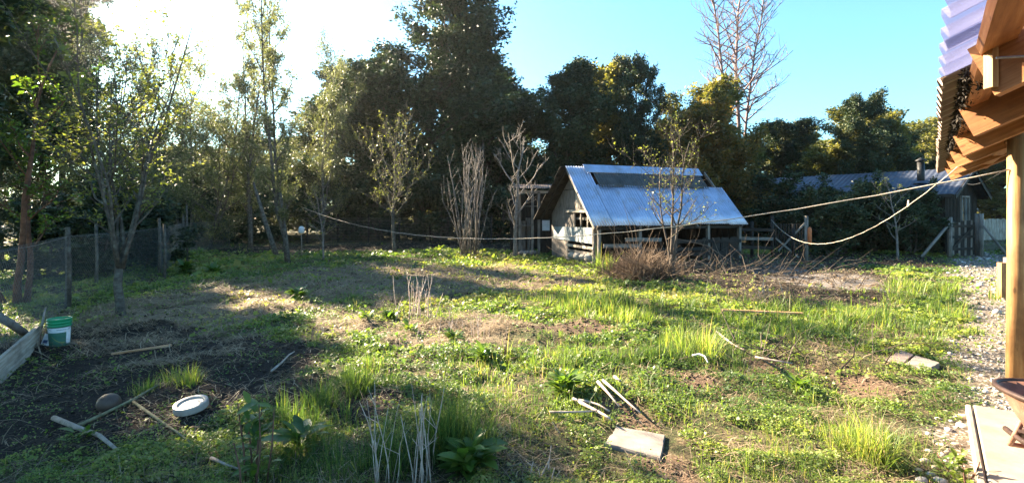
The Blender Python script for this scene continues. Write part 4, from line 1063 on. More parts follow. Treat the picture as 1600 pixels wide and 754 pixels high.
# slab
slab = MB(); zt = .055
def slab_piece(s0, s1, l0, l1, name='concrete_slab'):
    m_ = MB(); bv = .012
    c = [porch(s0, l0, -.12), porch(s1, l0, -.12), porch(s1, l1, -.12), porch(s0, l1, -.12)]
    c2 = [v + Vector((0, 0, .12 + zt - bv)) for v in c]
    c3 = [porch(s0 + bv, l0 + bv, zt), porch(s1 - bv, l0 + bv, zt), porch(s1 - bv, l1 - bv, zt), porch(s0 + bv, l1 - bv, zt)]
    m_.add(c + c2 + c3, [(0, 1, 5, 4), (1, 2, 6, 5), (2, 3, 7, 6), (3, 0, 4, 7), (4, 5, 9, 8), (5, 6, 10, 9), (6, 7, 11, 10), (7, 4, 8, 11), (8, 9, 10, 11)])
    return tag(m_.build(name, 'concrete', None), kind='structure')
slab_piece(-1, SLAB_S, SLAB_L + .05, 3.2)
slab_piece(-1, SLAB_S - .02, SLAB_L, SLAB_L + .044, 'slab_edging')

# ------------------------------------------------------------------ wheelbarrow
TIP = Vector((3.33, 3.40, 0)); WD = Vector((-.06, -1, 0)).normalized(); WS = Vector((1, -.06, 0)).normalized()
wb = thing('wheelbarrow', 'rusty brown wheelbarrow on the concrete slab at the right edge', 'wheelbarrow', TIP + WD * .4 + Vector((0, 0, zt)))
def wp(a, c, z): return TIP + WD * a + WS * c + Vector((0, 0, z))
def ring(a0, a1, hw, z0, z1, k=30, e=2.6):
    out = []
    for i in range(k):
        t = 2 * math.pi * i / k
        c_, s_ = math.cos(t), math.sin(t)
        ua = -abs(c_) ** (2 / e) * (1 if c_ > 0 else -1); uc = abs(s_) ** (2 / e) * (1 if s_ > 0 else -1)
        f = (ua + 1) / 2
        wide = hw * (.72 + .28 * f)
        out.append(wp(a0 + (a1 - a0) * f, uc * wide, z0 + (z1 - z0) * f))
    return out
k = 30
rings = [ring(0, .95, .34, .575, .62), ring(.015, .935, .325, .565, .61), ring(.10, .84, .26, .42, .45), ring(.17, .76, .21, .33, .34), ring(.3, .6, .09, .325, .335)]
inner = [ring(.018, .932, .322, .58, .625), ring(.105, .835, .255, .428, .458), ring(.175, .755, .205, .338, .348), ring(.3, .6, .09, .334, .344)]
m_ = MB()
allr = list(reversed(rings[1:])) + [rings[0]] + inner
vs = [v for r_ in allr for v in r_]
fs = [(i * k + q, i * k + (q + 1) % k, (i + 1) * k + (q + 1) % k, (i + 1) * k + q) for i in range(len(allr) - 1) for q in range(k)]
fs.append(tuple(range(k))); fs.append(tuple((len(allr) - 1) * k + q for q in reversed(range(k))))
tray = m_.add(vs, fs).build('tray', 'rust_tray', wb, True)
rim = ring(-.008, .958, .348, .577, .622); rim = rim + rim[:2]
MB().tube(rim, .017, 8, False).build('rim', 'rust_dark', wb, True)
for c in (-.2, .2):
    MB().tube([wp(.0, c * .25, .26), wp(.1, c * .5, .27), wp(.3, c, .30), wp(.8, c * 1.1, .36), wp(1.45, c * 1.4, .55)], .017, 8).build('handle', 'rust_dark', wb, True)
    MB().tube([wp(.62, c * .95, .34), wp(.66, c * 1.05, .1), wp(.69, c * 1.05, zt + .015), wp(.80, c * 1.05, zt + .015), wp(.9, c * 1.1, .38)], .014, 8).build('leg', 'rust_tray', wb, True)
beam('strut', 'rust_dark', wb, wp(.17, .07, .24), wp(.24, .16, .34), .035, .02)
beam('strut', 'rust_dark', wb, wp(.17, -.07, .24), wp(.24, -.16, .34), .035, .02)
wc = wp(.17, .15, zt + .17)
def wheel_ring(prof, name, mat):
    m_ = MB(); n = 26; vs = []; fs = []
    for (r_, w) in prof:
        for q in range(n):
            a = 2 * math.pi * q / n
            vs.append(wc + WD * (r_ * math.cos(a)) + Vector((0, 0, r_ * math.sin(a))) + WS * w)
    for i in range(len(prof)):
        i2 = (i + 1) % len(prof)
        for q in range(n): fs.append((i * n + q, i * n + (q + 1) % n, i2 * n + (q + 1) % n, i2 * n + q))
    return m_.add(vs, fs).build(name, mat, wb, True)
MB().tube([wp(.22, -.14, .40), wp(.16, -.14, .26), wp(.10, -.11, .20), wp(.10, .0, .185), wp(.10, .11, .19)], .015, 8).build('front_brace', 'rust_tray', wb, True)
wheel_ring([(.115, -.03), (.15, -.036), (.17, -.015), (.17, .015), (.15, .036), (.115, .03)], 'tyre', 'rubber')
wheel_ring([(.03, -.03), (.113, -.022), (.113, .022), (.03, .03)], 'wheel_disc', 'brick_red')
MB().tube([wc - WS * .09, wc + WS * .09], .014, 8).build('axle', 'rust_dark', wb, True)

# small posts right of the path
for px, py, top, lab in ((1566, 466, 410, 'short square wooden stump post beside the path'), (1575, 452, 402, 'second short wooden post just behind the path post')):
    p = gp(px, py); d = p.y
    tag(beam('short_post', 'old_wood' if px > 1570 else 'post_wood', None, onground(p, -.1), Vector((p.x, p.y, CH - (top - HZ) * d / F)), .12, .10, (0, 1, 0)), lab, 'post', 'short posts by the path')
#@@THINGS
# ------------------------------------------------------------------ ropes
def rope(name, label, p0, p1, sag, r, mat='rope', n=60, cat='rope'):
    pts = []
    for i in range(n + 1):
        t = i / n
        v = Vector(p0).lerp(Vector(p1), t); v.z -= 4 * sag * t * (1 - t)
        v += Vector((0, 0, .004 * math.sin(i * 2.1)))
        pts.append(v)
    return tag(tube(name, mat, None, pts, r, 6), label, cat)
PP = porch(7.26, .64, 0)
rope('washing_line', 'pale rope sagging across the whole yard from the slender tree to the porch post', Vector((-6.95, 16.9, 1.85)), PP + Vector((-.08, 0, 2.12)), .87, .0068)
rope('washing_line', 'shorter pale rope hanging in a deep loop in front of the dark house', porch(8.95, .3, 2.36), at(1205, 18.5, 1.4), .98, .0065)
rope('overhead_cable', 'thin black cable running from the house roof to the porch', hp(1, -.3, 2.9), PP + Vector((.0, .0, 2.2)), .18, .007, 'cable', cat='cable')
pg = porch(8.95, .3, 2.36).lerp(at(1205, 18.5, 1.4), .13); pg.z -= 4 * .98 * .13 * .87
tag(MB().beam(pg + Vector((-.008, 0, -.015)), pg + Vector((.004, 0, .085)), .012, .02, (0, 1, 0)).beam(pg + Vector((.010, 0, -.015)), pg + Vector((.008, 0, .085)), .009, .02, (0, 1, 0)).build('clothes_peg', 'peg', None), 'wooden clothes peg clipped on the shorter rope', 'peg')

# ------------------------------------------------------------------ wire fence on the left
FP = [Vector((-4.3, 3.4, 0)), Vector((-5.55, 5.4, 0)), Vector((-7.9, 9.1, 0)), Vector((-9.3, 13.5, 0)), Vector((-12.2, 19.0, 0)), Vector((-13.5, 24.5, 0))]
wf = thing('wire_fence', 'chain link wire fence on rough posts along the left side', 'fence', FP[1])
FHt = 1.25
for i in range(len(FP) - 1):
    a, b_ = FP[i], FP[i + 1]; L = (b_ - a).length; d = (b_ - a) / L
    up = MB(); stp = .075 if i < 3 else .13
    nst = int(L / stp)
    for j in range(-int(FHt / stp), nst):
        for sgn in (1, -1):
            s0 = j * stp; t0, t1 = 0.0, FHt
            e0 = s0 if sgn > 0 else s0 + FHt; e1 = s0 + FHt if sgn > 0 else s0
            # clip to the bay
            lo, hi = 0.0, 1.0
            for (v0, v1) in ((e0, e1),):
                for bound, keep_gt in ((0.0, True), (L, False)):
                    if keep_gt:
                        if v0 < bound and v1 < bound: lo, hi = 1, 0
                        elif v0 < bound: lo = max(lo, (bound - v0) / (v1 - v0))
                        elif v1 < bound: hi = min(hi, (bound - v0) / (v1 - v0))
                    else:
                        if v0 > bound and v1 > bound: lo, hi = 1, 0
                        elif v0 > bound: lo = max(lo, (bound - v0) / (v1 - v0))
                        elif v1 > bound: hi = min(hi, (bound - v0) / (v1 - v0))
            if hi - lo < .02: continue
            q0 = a + d * (e0 + (e1 - e0) * lo) + Vector((0, 0, .02 + FHt * lo)); q1 = a + d * (e0 + (e1 - e0) * hi) + Vector((0, 0, .02 + FHt * hi))
            up.tube([q0, q1], .0014 if i < 3 else .0025, 3, False)
    o = up.build('wire_mesh', 'wire', wf); o['kind'] = 'stuff'
    tube('top_wire', 'wire', wf, [a + Vector((0, 0, FHt)), (a + b_) / 2 + Vector((0, 0, FHt - .03)), b_ + Vector((0, 0, FHt))], .004, 4)
for p, H_, rr in ((FP[1], 1.5, .06), (FP[2], 1.45, .07), (at(150, 11.6), 1.4, .05), (FP[3], 1.5, .06), (FP[4], 1.5, .07), (at(257, 13.0), 1.4, .05), (at(292, 16.5), 1.9, .045), (at(393, 21), 1.9, .04)):
    q = onground(p, -.1)
    tube('post', 'bark_lichen', wf, [q, q + Vector((.02, 0, .7)), q + Vector((-.01, .01, H_ + .1))], [rr * .75, rr * .65, rr * .55], 7)
nf = thing('back_fence', 'dark wire netting fence at the wood edge behind the fruit tree', 'fence', at(630, 27.5))
mm = MB()
for i in range(150): mm.tube([at(470 + i * 2, 27.5, .05), at(470 + i * 2, 27.5, 1.35)], .006, 3, False)
for j in range(9): mm.tube([at(470, 27.5, .1 + j * .155), at(770, 27.5, .1 + j * .155)], .006, 3, False)
mm.build('wire_mesh', 'wire', nf)['kind'] = 'stuff'
for px in range(480, 775, 48): tube('post', 'dark_wood', nf, [onground(at(px, 27.55), -.1), onground(at(px, 27.55), 1.5)], .05, 6)

# ------------------------------------------------------------------ things in the left corner
a, b_ = gp(-8, 600), gp(59, 547)
tag(beam('plank', 'pale_wood', None, onground(a, .10), onground(b_, .10), .035, .27), 'wide weathered board standing on edge at the foot of the wire fence', 'board')
tag(tube('log', 'bark_pale', None, [pt(-15, 487, 5.9), pt(15, 504, 6.1), pt(47, 526, 6.35)], [.05, .047, .04], 8), 'pale thin log leaning down behind the weathered board', 'log')
tag(tube('stake', 'stick', None, [pt(58, 536, 6.3), pt(66, 505, 6.32), pt(71, 480, 6.4)], [.02, .016, .01], 5), 'brown twiggy stake between the board and the green bucket', 'stake')
bq = onground(gp(93, 546))
bk = thing('bucket', 'plastic paint bucket with a green lid and printed label by the fence', 'bucket', bq)
bk.scale = (.76, .76, .84)
z0 = bq.z
MB().lathe([(0, .002), (.128, .002), (.132, .012), (.146, .30), (.146, .31)], (bq.x, bq.y, z0), 36).build('body', 'teal_print', bk, True)
MB().lathe([(.1445, .285), (.156, .285), (.156, .305), (.150, .31), (.150, .325), (.161, .33), (.161, .352), (.152, .356), (.152, .366), (.163, .37), (.163, .392), (.157, .398), (.148, .392), (.146, .38), (0, .378)], (bq.x, bq.y, z0), 36).build('lid', 'green_plastic', bk, True)
ac = math.atan2(-bq.y, -bq.x)                              # towards the camera
def wrap(name, mat, z_lo, z_hi, a0, a1, off):
    def rad(z): return .132 + (z - .012) / .288 * .014 + off
    return MB().lathe([(rad(z_lo), z_lo), (rad(z_hi), z_hi)], (bq.x, bq.y, z0), 26, ac + a0, ac + a1).build(name, mat, bk, True)
wrap('label_band', 'white_print', .205, .272, -2.2, 1.3, .0015)
wrap('label_text', 'grey_print', .236, .250, -.25, .62, .003)
wrap('label_panel', 'white_print', .035, .204, .62, 1.25, .002)
# lime arc printed on the label
def rad_(z): return .132 + (z - .012) / .288 * .014 + .0028
vs, fs = [], []
for i in range(13):
    t = i / 12
    for dz in (0, .022):
        an = ac - .75 + 1.2 * t; z = .045 + .11 * (1 - t) ** 2 + dz * (.4 + .6 * t)
        vs.append((bq.x + rad_(z) * math.cos(an), bq.y + rad_(z) * math.sin(an), z0 + z))
for i in range(12): fs.append((2 * i, 2 * i + 2, 2 * i + 3, 2 * i + 1))
MB().add(vs, fs).build('label_swirl', 'lime_print', bk, True)
hpnts = []
for i in range(15):
    t = math.pi * i / 14
    hpnts.append(Vector((bq.x, bq.y, z0 + .335)) + Vector((math.cos(ac + 1.57), math.sin(ac + 1.57), 0)) * (.165 * math.cos(t)) + Vector((math.cos(ac), math.sin(ac), 0)) * (.13 * math.sin(t)) + Vector((0, 0, -.12 * math.sin(t))))
MB().tube(hpnts, .003, 5).build('handle', 'wire', bk, True)
cq = onground(gp(68, 549))
cart = thing('carton', 'small white carton with a blue printed patch leaning by the bucket', 'carton', cq)
cart.scale = (.85, .85, .85)
cu = Vector((.97, -.24, 0)); cv = Vector((.10, .35, .93)).normalized(); cn = cu.cross(cv).normalized()
def cbox(name, mat, u0, u1, v0, v1, w0, w1):
    P_ = lambda u, v, w: cq + cu * u + cv * v + cn * w
    MB().hexa([P_(u0, v0, w0), P_(u1, v0, w0), P_(u1, v0, w1), P_(u0, v0, w1), P_(u0, v1, w0), P_(u1, v1, w0), P_(u1, v1, w1), P_(u0, v1, w1)]).build(name, mat, cart)
cbox('box', 'white_print', -.06, .07, .0, .16, -.05, 0)
cbox('printed_patch', 'blue_print', -.035, .045, .03, .075, 0.0005, .0025)
tag(beam('lath', 'lath', None, onground(gp(174, 560), .03), onground(gp(268, 548), .05), .05, .018, j=.002), 'long orange wooden lath lying on the dry grass', 'lath')
bl = onground(gp(170, 640))
ballp = [(0.089 * math.sin(math.pi * i / 14), .072 - .083 * math.cos(math.pi * i / 14)) for i in range(15)]
ba = MB().lathe(ballp, tuple(bl), 24)
tag(ba.build('ball', 'ball', None, True), 'muddy dark brown ball half sunk in the wet soil', 'ball')
lq = onground(gp(300, 648), -.012)
lid = thing('plastic_lid', 'round white plastic lid with a sunken middle on the bare ground', 'lid', lq)
lid.rotation_euler = (R(9), R(-3), 0)
lz = MB().lathe([(0, .012), (.148, .0), (.158, .004), (.160, .006), (.162, .022), (.160, .060), (.158, .064), (.154, .066), (.124, .064), (.121, .063), (.119, .061), (.113, .053), (.111, .051), (.107, .050), (.06, .052), (0, .053)], (0, 0, .03), 44)
lid.scale = (.8, .8, .9)
lb = lz.build('disc', 'white_plastic', None, True); lb.parent = lid
for i in range(30):
    a = 2 * math.pi * i / 30
    d = Vector((math.cos(a), math.sin(a), 0))
    rb = beam('rim_rib', 'white_plastic', None, d * .160 + Vector((0, 0, .042)), d * .158 + Vector((0, 0, .082)), .007, .009, (-d.y, d.x, 0)); rb.parent = lid

def sticks(name, label, pts, r, mat, cat='stick', group=None, dz=.02):
    P_ = [onground(gp(px, py), dz + r) for px, py in pts]
    n_ = len(P_)
    return tag(tube(name, mat, None, P_, [r * (1 - .5 * i / (n_ - 1)) for i in range(n_)], 7), label, cat, group)
sticks('stick', 'long mossy stick lying past the muddy ball', [(110, 672), (160, 652), (210, 632), (250, 610)], .017, 'stick_green')
sticks('stick', 'dark brown stick crossing the lower left soil', [(84, 656), (120, 672), (155, 690), (182, 704)], .022, 'stick')
sticks('stick', 'thin greenish stick running below the white lid', [(204, 632), (240, 655), (275, 676), (310, 697)], .013, 'stick_green')
sticks('stick', 'short pale crooked stick on the shaded ground left of the stalks', [(424, 584), (440, 574), (452, 562), (460, 556)], .013, 'stick_pale')
sticks('stick', 'thin stick in the bottom left weeds', [(330, 716), (352, 728), (378, 738)], .012, 'stick')
ST = 'bleached sticks in the grass by the paver'
sticks('stick', 'forked bleached stick pointing at the paver, upper prong', [(894, 640), (915, 642), (935, 647), (952, 658)], .014, 'stick_pale', group=ST, dz=.06)
sticks('stick', 'thick bleached stick ending at the paver corner', [(896, 637), (920, 650), (945, 664), (956, 670)], .016, 'stick_pale', group=ST, dz=.05)
sticks('stick', 'long thin bleached stick lying flat left of the paver', [(858, 664), (890, 664), (920, 661), (938, 656)], .010, 'stick_pale', group=ST, dz=.06)
sticks('stick', 'long straight bleached stick slanting behind the paver', [(942, 618), (962, 630), (985, 644), (1000, 655)], .013, 'stick_pale', group=ST, dz=.06)
sticks('stick', 'short bleached stick beside the long slanting one', [(934, 620), (950, 632), (967, 648)], .014, 'stick_pale', group=ST, dz=.06)
sticks('stick', 'small bleached stick end in the grass behind the others', [(960, 607), (970, 614)], .016, 'stick_pale', group=ST, dz=.06)
sticks('bone', 'curved white bone shaped stick in the right middle grass', [(1082, 571), (1092, 571), (1101, 574), (1106, 581)], .014, 'white_print', 'stick', dz=.06)
sticks('stick', 'brown stick slanting out of the brush on the right lawn', [(1120, 530), (1145, 547), (1162, 562)], .014, 'stick', dz=.09)
sticks('stick', 'pale twig across the brush on the right lawn', [(1180, 570), (1210, 576), (1238, 580)], .012, 'stick_pale', dz=.05)
a, b_ = gp(1128, 497), gp(1254, 495)
tag(beam('lath', 'lath', None, onground(a, .10), onground(b_, .10), .05, .03), 'long thin pale lath lying across the right lawn', 'lath')

def paver(label, quad, mat, crack=None):
    P_ = [gp(*q) for q in quad]
    zt_ = max(gz(p.x, p.y) for p in P_) + .012
    c = sum(P_, Vector()) / 4
    n_ = 7
    m_ = MB(); ri = []
    edge = []
    for i in range(4):
        for k_ in range(n_):
            t = k_ / n_
            v = P_[i].lerp(P_[(i + 1) % 4], t)
            v = v + (c - v).normalized() * rnd.uniform(0, .02)
            edge.append(v)
    k_ = len(edge)
    bot = [Vector((v.x, v.y, zt_ - .07)) for v in edge]; mid = [Vector((v.x, v.y, zt_ - .012)) for v in edge]
    top = [Vector((v.x + (c.x - v.x) * .03, v.y + (c.y - v.y) * .03, zt_)) for v in edge]
    fs = [(q, (q + 1) % k_, k_ + (q + 1) % k_, k_ + q) for q in range(k_)] + [(k_ + q, k_ + (q + 1) % k_, 2 * k_ + (q + 1) % k_, 2 * k_ + q) for q in range(k_)] + [tuple(range(2 * k_, 3 * k_))]
    return tag(m_.add(bot + mid + top, fs).build('paver', mat, None), label, 'paver')
paver('pale square paver nearest the viewer, below the bleached sticks', [(942, 696), (1034, 722), (1042, 682), (962, 668)], 'paver')
paver('pinkish paver on the right lawn, left one of the pair', [(1380, 569), (1410, 575), (1429, 560), (1407, 551)], 'paver_dark')
paver('paler paver on the right lawn, right one of the pair', [(1411, 576), (1452, 585), (1470, 573), (1431, 561)], 'paver')

tq = gp(472, 402)
tgp = thing('tag_stake', 'small round white tag on a thin stake by the two stemmed tree', 'sign', onground(Vector((tq.x, 18.6 / 18.6 * tq.y, 0))))
d = tq.y
tube('stake', 'stick', tgp, [pt(472, 402, d), pt(471, 362, d)], .012, 5)
MB().lathe([(0, -.02), (.07, -.02), (.10, 0.0), (.10, .16), (.06, .22), (.0, .23)], tuple(pt(471, 363, d)), 14).build('tag_cap', 'white_print', tgp, True)

# stones along the slab and path
st_lab = {0: 'pale rounded stone in the gravel along the concrete slab', 1: 'tan rounded stone in the gravel along the concrete slab'}
for i, (px, py, r_) in enumerate([(1489, 606, .05), (1504, 650, .075), (1505, 664, .06), (1482, 668, .045), (1470, 690, .04), (1452, 700, .04), (1446, 716, .045), (1462, 726, .04), (1440, 744, .06), (1450, 672, .035), (1494, 690, .04), (1466, 652, .035), (1500, 622, .03), (1478, 640, .03), (1455, 735, .035), (1470, 745, .05), (1436, 728, .03), (1486, 655, .03), (1523, 605, .025), (1540, 620, .025), (1472, 706, .035), (1460, 684, .03)]):
    p = gp(px, py); k_ = i % 3 == 1
    rr = np.random.RandomState(100 + i)
    bm_v = IV.copy()
    mids = {}
    vv = [list(v) for v in IV]; ff = []
    def midp(a_, b__):
        key = (min(a_, b__), max(a_, b__))
        if key not in mids:
            q = (np.array(vv[a_]) + np.array(vv[b__])); q /= np.linalg.norm(q); vv.append(list(q)); mids[key] = len(vv) - 1
        return mids[key]
    for (a_, b__, c_) in IF:
        ab, bc, ca = midp(a_, b__), midp(b__, c_), midp(c_, a_)
        ff += [(a_, ab, ca), (b__, bc, ab), (c_, ca, bc), (ab, bc, ca)]
    sc3 = np.array([1, rr.uniform(.55, .9), rr.uniform(.4, .6)]) * r_ * .8
    A_ = rr.uniform(0, 6.28); ca_, sa_ = math.cos(A_), math.sin(A_)
    o_ = []
    for v in vv:
        q = np.array(v) * (1 + .16 * math.sin(v[0] * 3 + i) * math.cos(v[1] * 2.6 + i * 2) + rr.normal() * .03) * sc3
        o_.append((p.x + q[0] * ca_ - q[1] * sa_, p.y + q[0] * sa_ + q[1] * ca_, gz(p.x, p.y) + q[2] + r_ * .12))
    tag(MB().add(o_, ff).build('stone', 'stone_tan' if k_ else 'stone_pale', None, True), st_lab[1 if k_ else 0], 'stone', 'stones along the slab')

# ------------------------------------------------------------------ dry stalks, brush, big weeds
def stalks(label, px, py, n_, H_, spread, tilt, seed, mat='stalk', r_=.006, name='dry_stalks'):
    g = random.Random(seed)
    c = onground(gp(px, py))
    e = thing(name, label, 'dry plant', c)
    for i in range(n_):
        p0 = onground(Vector((c.x + g.gauss(0, spread), c.y + g.gauss(0, spread), 0)), -.02)
        h_ = H_ * g.uniform(.45, 1.05)
        d_ = Vector((g.gauss(tilt, .09), g.gauss(0, .09), 1)).normalized()
        pts = [p0]; 
        for k_ in range(4):
            d_ = (d_ + Vector((g.gauss(0, .09), g.gauss(0, .09), 0))).normalized(); pts.append(pts[-1] + d_ * h_ / 4)
        rr = r_ * g.uniform(.6, 1.3)
        m_ = MB().tube(pts, [rr, rr * .9, rr * .8, rr * .65, rr * .35], 5)
        for k_ in range(g.choice((0, 1, 1, 2))):
            q = pts[g.choice((2, 3))]; m_.tube([q, q + Vector((g.gauss(0, .06), g.gauss(0, .06), h_ * g.uniform(.1, .22)))], [rr * .55, rr * .25], 4, False)
        m_.build('stalk', mat, e, True)
    return e
stalks('pale upright dry stalks at the bottom edge, taller right clump', 655, 752, 13, .62, .05, .03, 1, r_=.0045)
stalks('pale upright dry stalks at the bottom edge, thinner left clump', 600, 752, 9, .62, .035, .02, 2, r_=.004)
stalks('tall dry stalks in the middle of the lawn', 650, 500, 24, .78, .16, .1, 3, r_=.007)
stalks('low brownish dry stalks right of the tall lawn stalks', 735, 528, 22, .36, .28, .05, 4, r_=.005)
stalks('dry stalks standing in the grass right of the hazel tree', 1205, 468, 9, .5, .22, -.1, 5, r_=.009)
stalks('thin dry stalks at the bottom right of the shaded grass', 850, 750, 5, .22, .06, .2, 6)

def brush(label, px, py, wx, wy, H_, n_, mat, seed, name='brush_heap', L0=.5, r_=.0045, up=.6):
    rs_ = np.random.RandomState(seed)
    c = onground(gp(px, py))
    x_ = c.x + rs_.normal(size=n_) * wx; y_ = c.y + rs_.normal(size=n_) * wy
    z_ = hz(x_, y_) + rs_.uniform(0, 1, n_) ** 1.5 * H_ * np.exp(-((x_ - c.x) / (wx * 1.6)) ** 2)
    d_ = rv(rs_, n_) * np.array([1, 1, .5]) + np.array([0, 0, up]); d_ = unit(d_)
    L = L0 * np.exp(rs_.normal(size=n_) * .4)
    p0 = np.stack([x_, y_, z_ - .05], 1); p2 = p0 + d_ * L[:, None]; p1 = (p0 + p2) / 2 + rv(rs_, n_) * (L * .09)[:, None]
    sd = unit(np.cross(d_, rv(rs_, n_))) * (r_ * np.exp(rs_.normal(size=n_) * .4))[:, None]
    sd2 = np.cross(d_, sd)
    V = []
    for p_, k_ in ((p0, 1), (p1, .8), (p2, .35)):
        for a_ in range(3):
            an = 2.094 * a_; V.append(p_ + (sd * math.cos(an) + sd2 * math.sin(an)) * k_)
    V = np.stack(V, 1).reshape(-1, 3)
    i9 = np.arange(n_)[:, None] * 9; q = []
    for s_ in (0, 3):
        for a_ in range(3):
            b2 = (a_ + 1) % 3; q.append(i9 + np.array([s_ + a_, s_ + b2, s_ + 3 + b2, s_ + 3 + a_]))
    me = np_mesh(name, V - np.array(c), np.concatenate(q), None, np.repeat(np.clip(rs_.normal(.5, .2, n_), 0, 1), 9))
    o = link(name, me, M[mat]); o.location = c
    return tag(o, label, 'brush', None, 'stuff' if n_ == 500 else None)
brush('heap of dry reddish brown brush beside the barn corner', 1000, 437,   .40, .4, .38, 1500, 'brush', 1, L0=.55, r_=.006)
brush('tangle of dark bare twigs on the ground right of the hazel tree', 1130, 425, 1.6, .9, .18, 900, 'twig', 2, L0=.8, r_=.007, up=.02)
brush('low tangle of dry twigs on the right lawn', 1215, 560, .5, .35, .08, 330, 'twig', 3, L0=.4, r_=.0045, up=.05)
brush('scatter of dry twigs and bark on the grey patch of the right lawn', 1300, 445, 1.5, .7, .06, 500, 'twig', 4, L0=.4, r_=.006, up=.0)
brush('tuft of dry brown twigs at the right edge of the lawn brush', 1195, 480, .35, .25, .2, 160, 'twig', 5, L0=.45, r_=.005, up=.5)
brush('dry brown leaf tuft on the right side of the tall lawn stalks', 785, 560, .14, .1, .16, 150, 'straw', 6, L0=.16, r_=.003, up=.3)

def weed(label, px, py, n_, Ls, H_, mat='weed', seed=0, stem=0, wid=.45, name='broadleaf_weed', tint=.5):
    rs_ = np.random.RandomState(seed)
    c = onground(gp(px, py))
    e = thing(name, label, 'weed', c)
    an = rs_.uniform(0, 6.28, n_); el = rs_.uniform(.15, 1.25, n_)
    ax = np.stack([np.cos(an) * np.cos(el), np.sin(an) * np.cos(el), np.sin(el)], 1)
    z_ = rs_.uniform(0, 1, n_) * H_
    p = np.stack([rs_.normal(size=n_) * .03 + np.cos(an) * Ls * .25, rs_.normal(size=n_) * .03 + np.sin(an) * Ls * .25, z_ + .01], 1)
    nr = np.stack([-np.cos(an) * np.sin(el), -np.sin(an) * np.sin(el), np.cos(el)], 1) + rv(rs_, n_) * .25
    size = Ls * np.exp(rs_.normal(size=n_) * .25)
    axu = unit(ax); side = unit(np.cross(nr, axu)); nn = np.cross(axu, side)
    V = []; prof = [(0, .08), (.3, .8), (.62, 1.0), (.86, .55), (1.0, .03)]
    for (t, w_) in prof:
        cc = p + axu * (size * t)[:, None] - nn * (size * .35 * t * t)[:, None]
        for s_ in (-1, 0, 1): V.append(cc + side * (s_ * size * wid * .5 * w_)[:, None] + nn * (abs(s_) * size * .06 * w_)[:, None])
    V = np.stack(V, 1).reshape(-1, 3); i15 = np.arange(n_)[:, None] * 15
    q = np.concatenate([i15 + np.array([r_ * 3 + s_, r_ * 3 + s_ + 1, r_ * 3 + s_ + 4, r_ * 3 + s_ + 3]) for r_ in range(4) for s_ in (0, 1)])
    link('leaves', np_mesh('leaves', V, q, None, np.repeat(np.clip(rs_.normal(tint, .16, n_), 0, 1), 15)), M[mat], e)
    for i in range(stem):
        q0 = c + Vector((rs_.normal() * .06, rs_.normal() * .06, 0)); q1 = q0 + Vector((rs_.normal() * .06, rs_.normal() * .06, H_ * rs_.uniform(.6, 1.15)))
        MB().tube([q0, (q0 + q1) / 2 + Vector((rs_.normal() * .01, 0, 0)), q1], [.007, .006, .003], 6).build('stem', 'bark_red', e, True)
    return e
weed('tall reddish stemmed dock plant in the lower left weeds', 395, 752, 60, .085, .5, seed=1, stem=7, tint=.45)
weed('bright leafy plant on the sunny lawn left of the tall stalks', 610, 500, 60, .11, .10, seed=2)
weed('bright leafy plant right below the tall lawn stalks', 710, 535, 46, .11, .10, seed=3)
weed('leafy green plant right of the low brown stalks', 757, 570, 60, .10, .12, seed=4)
weed('big leafy plant on the sunny lawn in front of the centre', 880, 622, 110, .11, .14, seed=5, tint=.42)
weed('small leafy plant on the bare patch of the right lawn', 1246, 608, 34, .08, .07, seed=6)
weed('broad leaved plant in the shaded weeds at the bottom', 470, 705, 40, .14, .12, seed=7, tint=.3)
weed('leafy plants at the bottom edge right of the pale stalks', 735, 748, 90, .12, .16, seed=8, tint=.45)
weed('leafy plant on the lawn near the two stemmed tree', 465, 470, 60, .16, .2, seed=9, tint=.35)
weed('clump of broad leaves in the moss under the left trees', 335, 428, 60, .2, .18, seed=10, tint=.5)
weed('dark leafy clump at the left of the mossy patch', 290, 428, 60, .2, .2, seed=11, tint=.4)
weed('low leafy plant beside the green bucket and ball', 130, 690, 30, .06, .06, seed=12, tint=.3)
weed('leafy weeds growing among the stones along the slab', 1490, 745, 70, .06, .14, seed=13, tint=.8, stem=4)
weed('round leafy plant left of the green lawn tuft in the centre', 575, 505, 36, .10, .08, seed=14)
weed('bright young leaves on the lawn below the tall stalks', 640, 520, 36, .09, .08, seed=15, tint=.7)

def grass_tuft(label, px, py, n_, H_, spread, tint, seed, bend=.5):
    rs_ = np.random.RandomState(seed)
    c = gp(px, py)
    nc = max(1, int(n_ / 45))
    qx, qy = rs_.normal(size=nc) * spread, rs_.normal(size=nc) * spread
    ci = rs_.randint(0, nc, n_); ox = rs_.normal(size=n_) * (.035 + spread * .1); oy = rs_.normal(size=n_) * (.035 + spread * .1)
    x_ = c.x + qx[ci] + ox; y_ = c.y + qy[ci] + oy
    hd = np.arctan2(oy, ox) + rs_.normal(size=n_) * .6
    V, q, t, ti = blades(x_, y_, H_ * np.exp(rs_.normal(size=n_) * .25), np.maximum(.005, .0012 * c.y) * rs_.uniform(.7, 1.3, n_), np.clip(rs_.normal(tint, .09, n_) + (rs_.uniform(size=n_) < .07) * .4, 0, 1), rs_, bend * 1.3, hd)
    c = onground(c)
    o = link('grass_tuft', np_mesh('grass_tuft', V - np.array(c), q, t, ti), M['grass']); o.location = c
    return tag(o, label, 'grass', 'tall grass tufts')
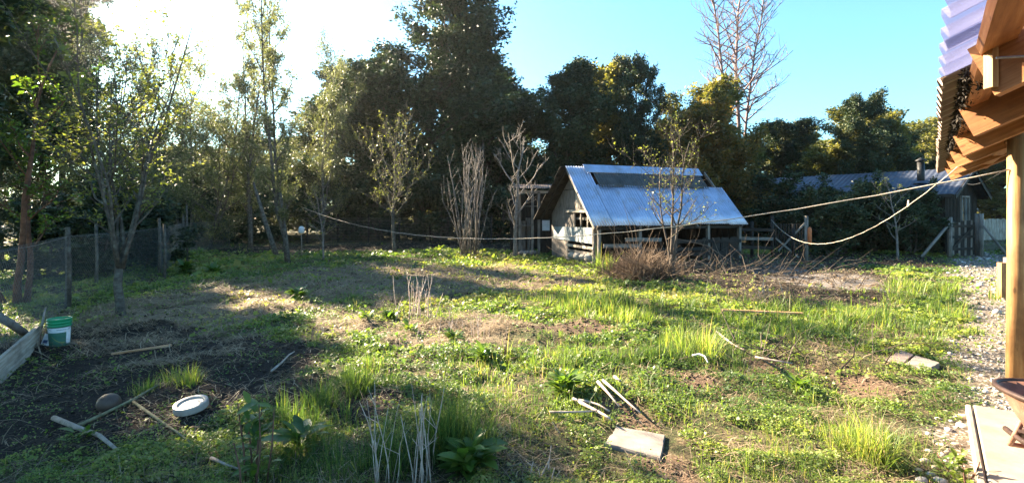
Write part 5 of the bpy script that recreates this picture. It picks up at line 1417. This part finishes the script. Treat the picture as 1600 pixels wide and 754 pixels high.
for i, a in enumerate([
    ('spreading pale green grass tuft near the slab stones', 1350, 712, 420, .26, .06, .62, 1, .75),
    ('bright lush grass tuft in front of the barn shade', 920, 480, 1300, .22, .34, .56, 2, .7),
    ('second lush grass tuft right of the one in front of the barn', 975, 500, 600, .2, .3, .54, 3, .7),
    ('tall bright grass tuft in the middle of the right lawn', 1085, 552, 900, .27, .17, .56, 4, .55),
    ('dark green grass tuft by the bottom dry stalks', 705, 720, 900, .36, .1, .25, 5, .5),
    ('grass tuft right under the taller pale dry stalks', 600, 735, 500, .26, .12, .3, 6, .6),
    ('deep green grass tuft in the shaded weeds', 500, 640, 700, .2, .18, .28, 7, .5),
    ('small bright grass tuft at the end of the mossy stick', 270, 608, 400, .14, .09, .6, 8, .6),
    ('long grass tuft on the far right lawn by the path', 1440, 455, 700, .26, .4, .5, 9, .6),
    ('dark long grass bank across the right lawn', 1290, 505, 900, .2, .55, .4, 10, .7),
    ('green grass tuft left of the pinkish pavers', 1200, 520, 500, .18, .3, .45, 11, .7),
    ('grass tuft left of the dark stalk shade at the bottom', 560, 612, 500, .2, .1, .35, 12, .6),
    ('thin green grass tuft beside the barn corner post', 943, 430, 300, .45, .12, .5, 13, .3),
]): grass_tuft(*a)

# ------------------------------------------------------------------ scattering volume added to imitate the sun's veiling glare in the lens
hm = bpy.data.materials.new('glare_haze'); hm.use_nodes = True
hm.node_tree.nodes.clear()
pv = hm.node_tree.nodes.new('ShaderNodeVolumePrincipled'); ho = hm.node_tree.nodes.new('ShaderNodeOutputMaterial')
pv.inputs['Color'].default_value = (.95, .95, .9, 1); pv.inputs['Density'].default_value = .0004; pv.inputs['Anisotropy'].default_value = .85
hm.node_tree.links.new(pv.outputs[0], ho.inputs['Volume'])
hb = MB().hexa([Vector(v) for v in ((-110, -45, -2), (110, -45, -2), (110, 100, -2), (-110, 100, -2), (-110, -45, 26), (110, -45, 26), (110, 100, 26), (-110, 100, 26))])
tag(hb.build('glare_haze', hm, None, False, False), kind='stuff')
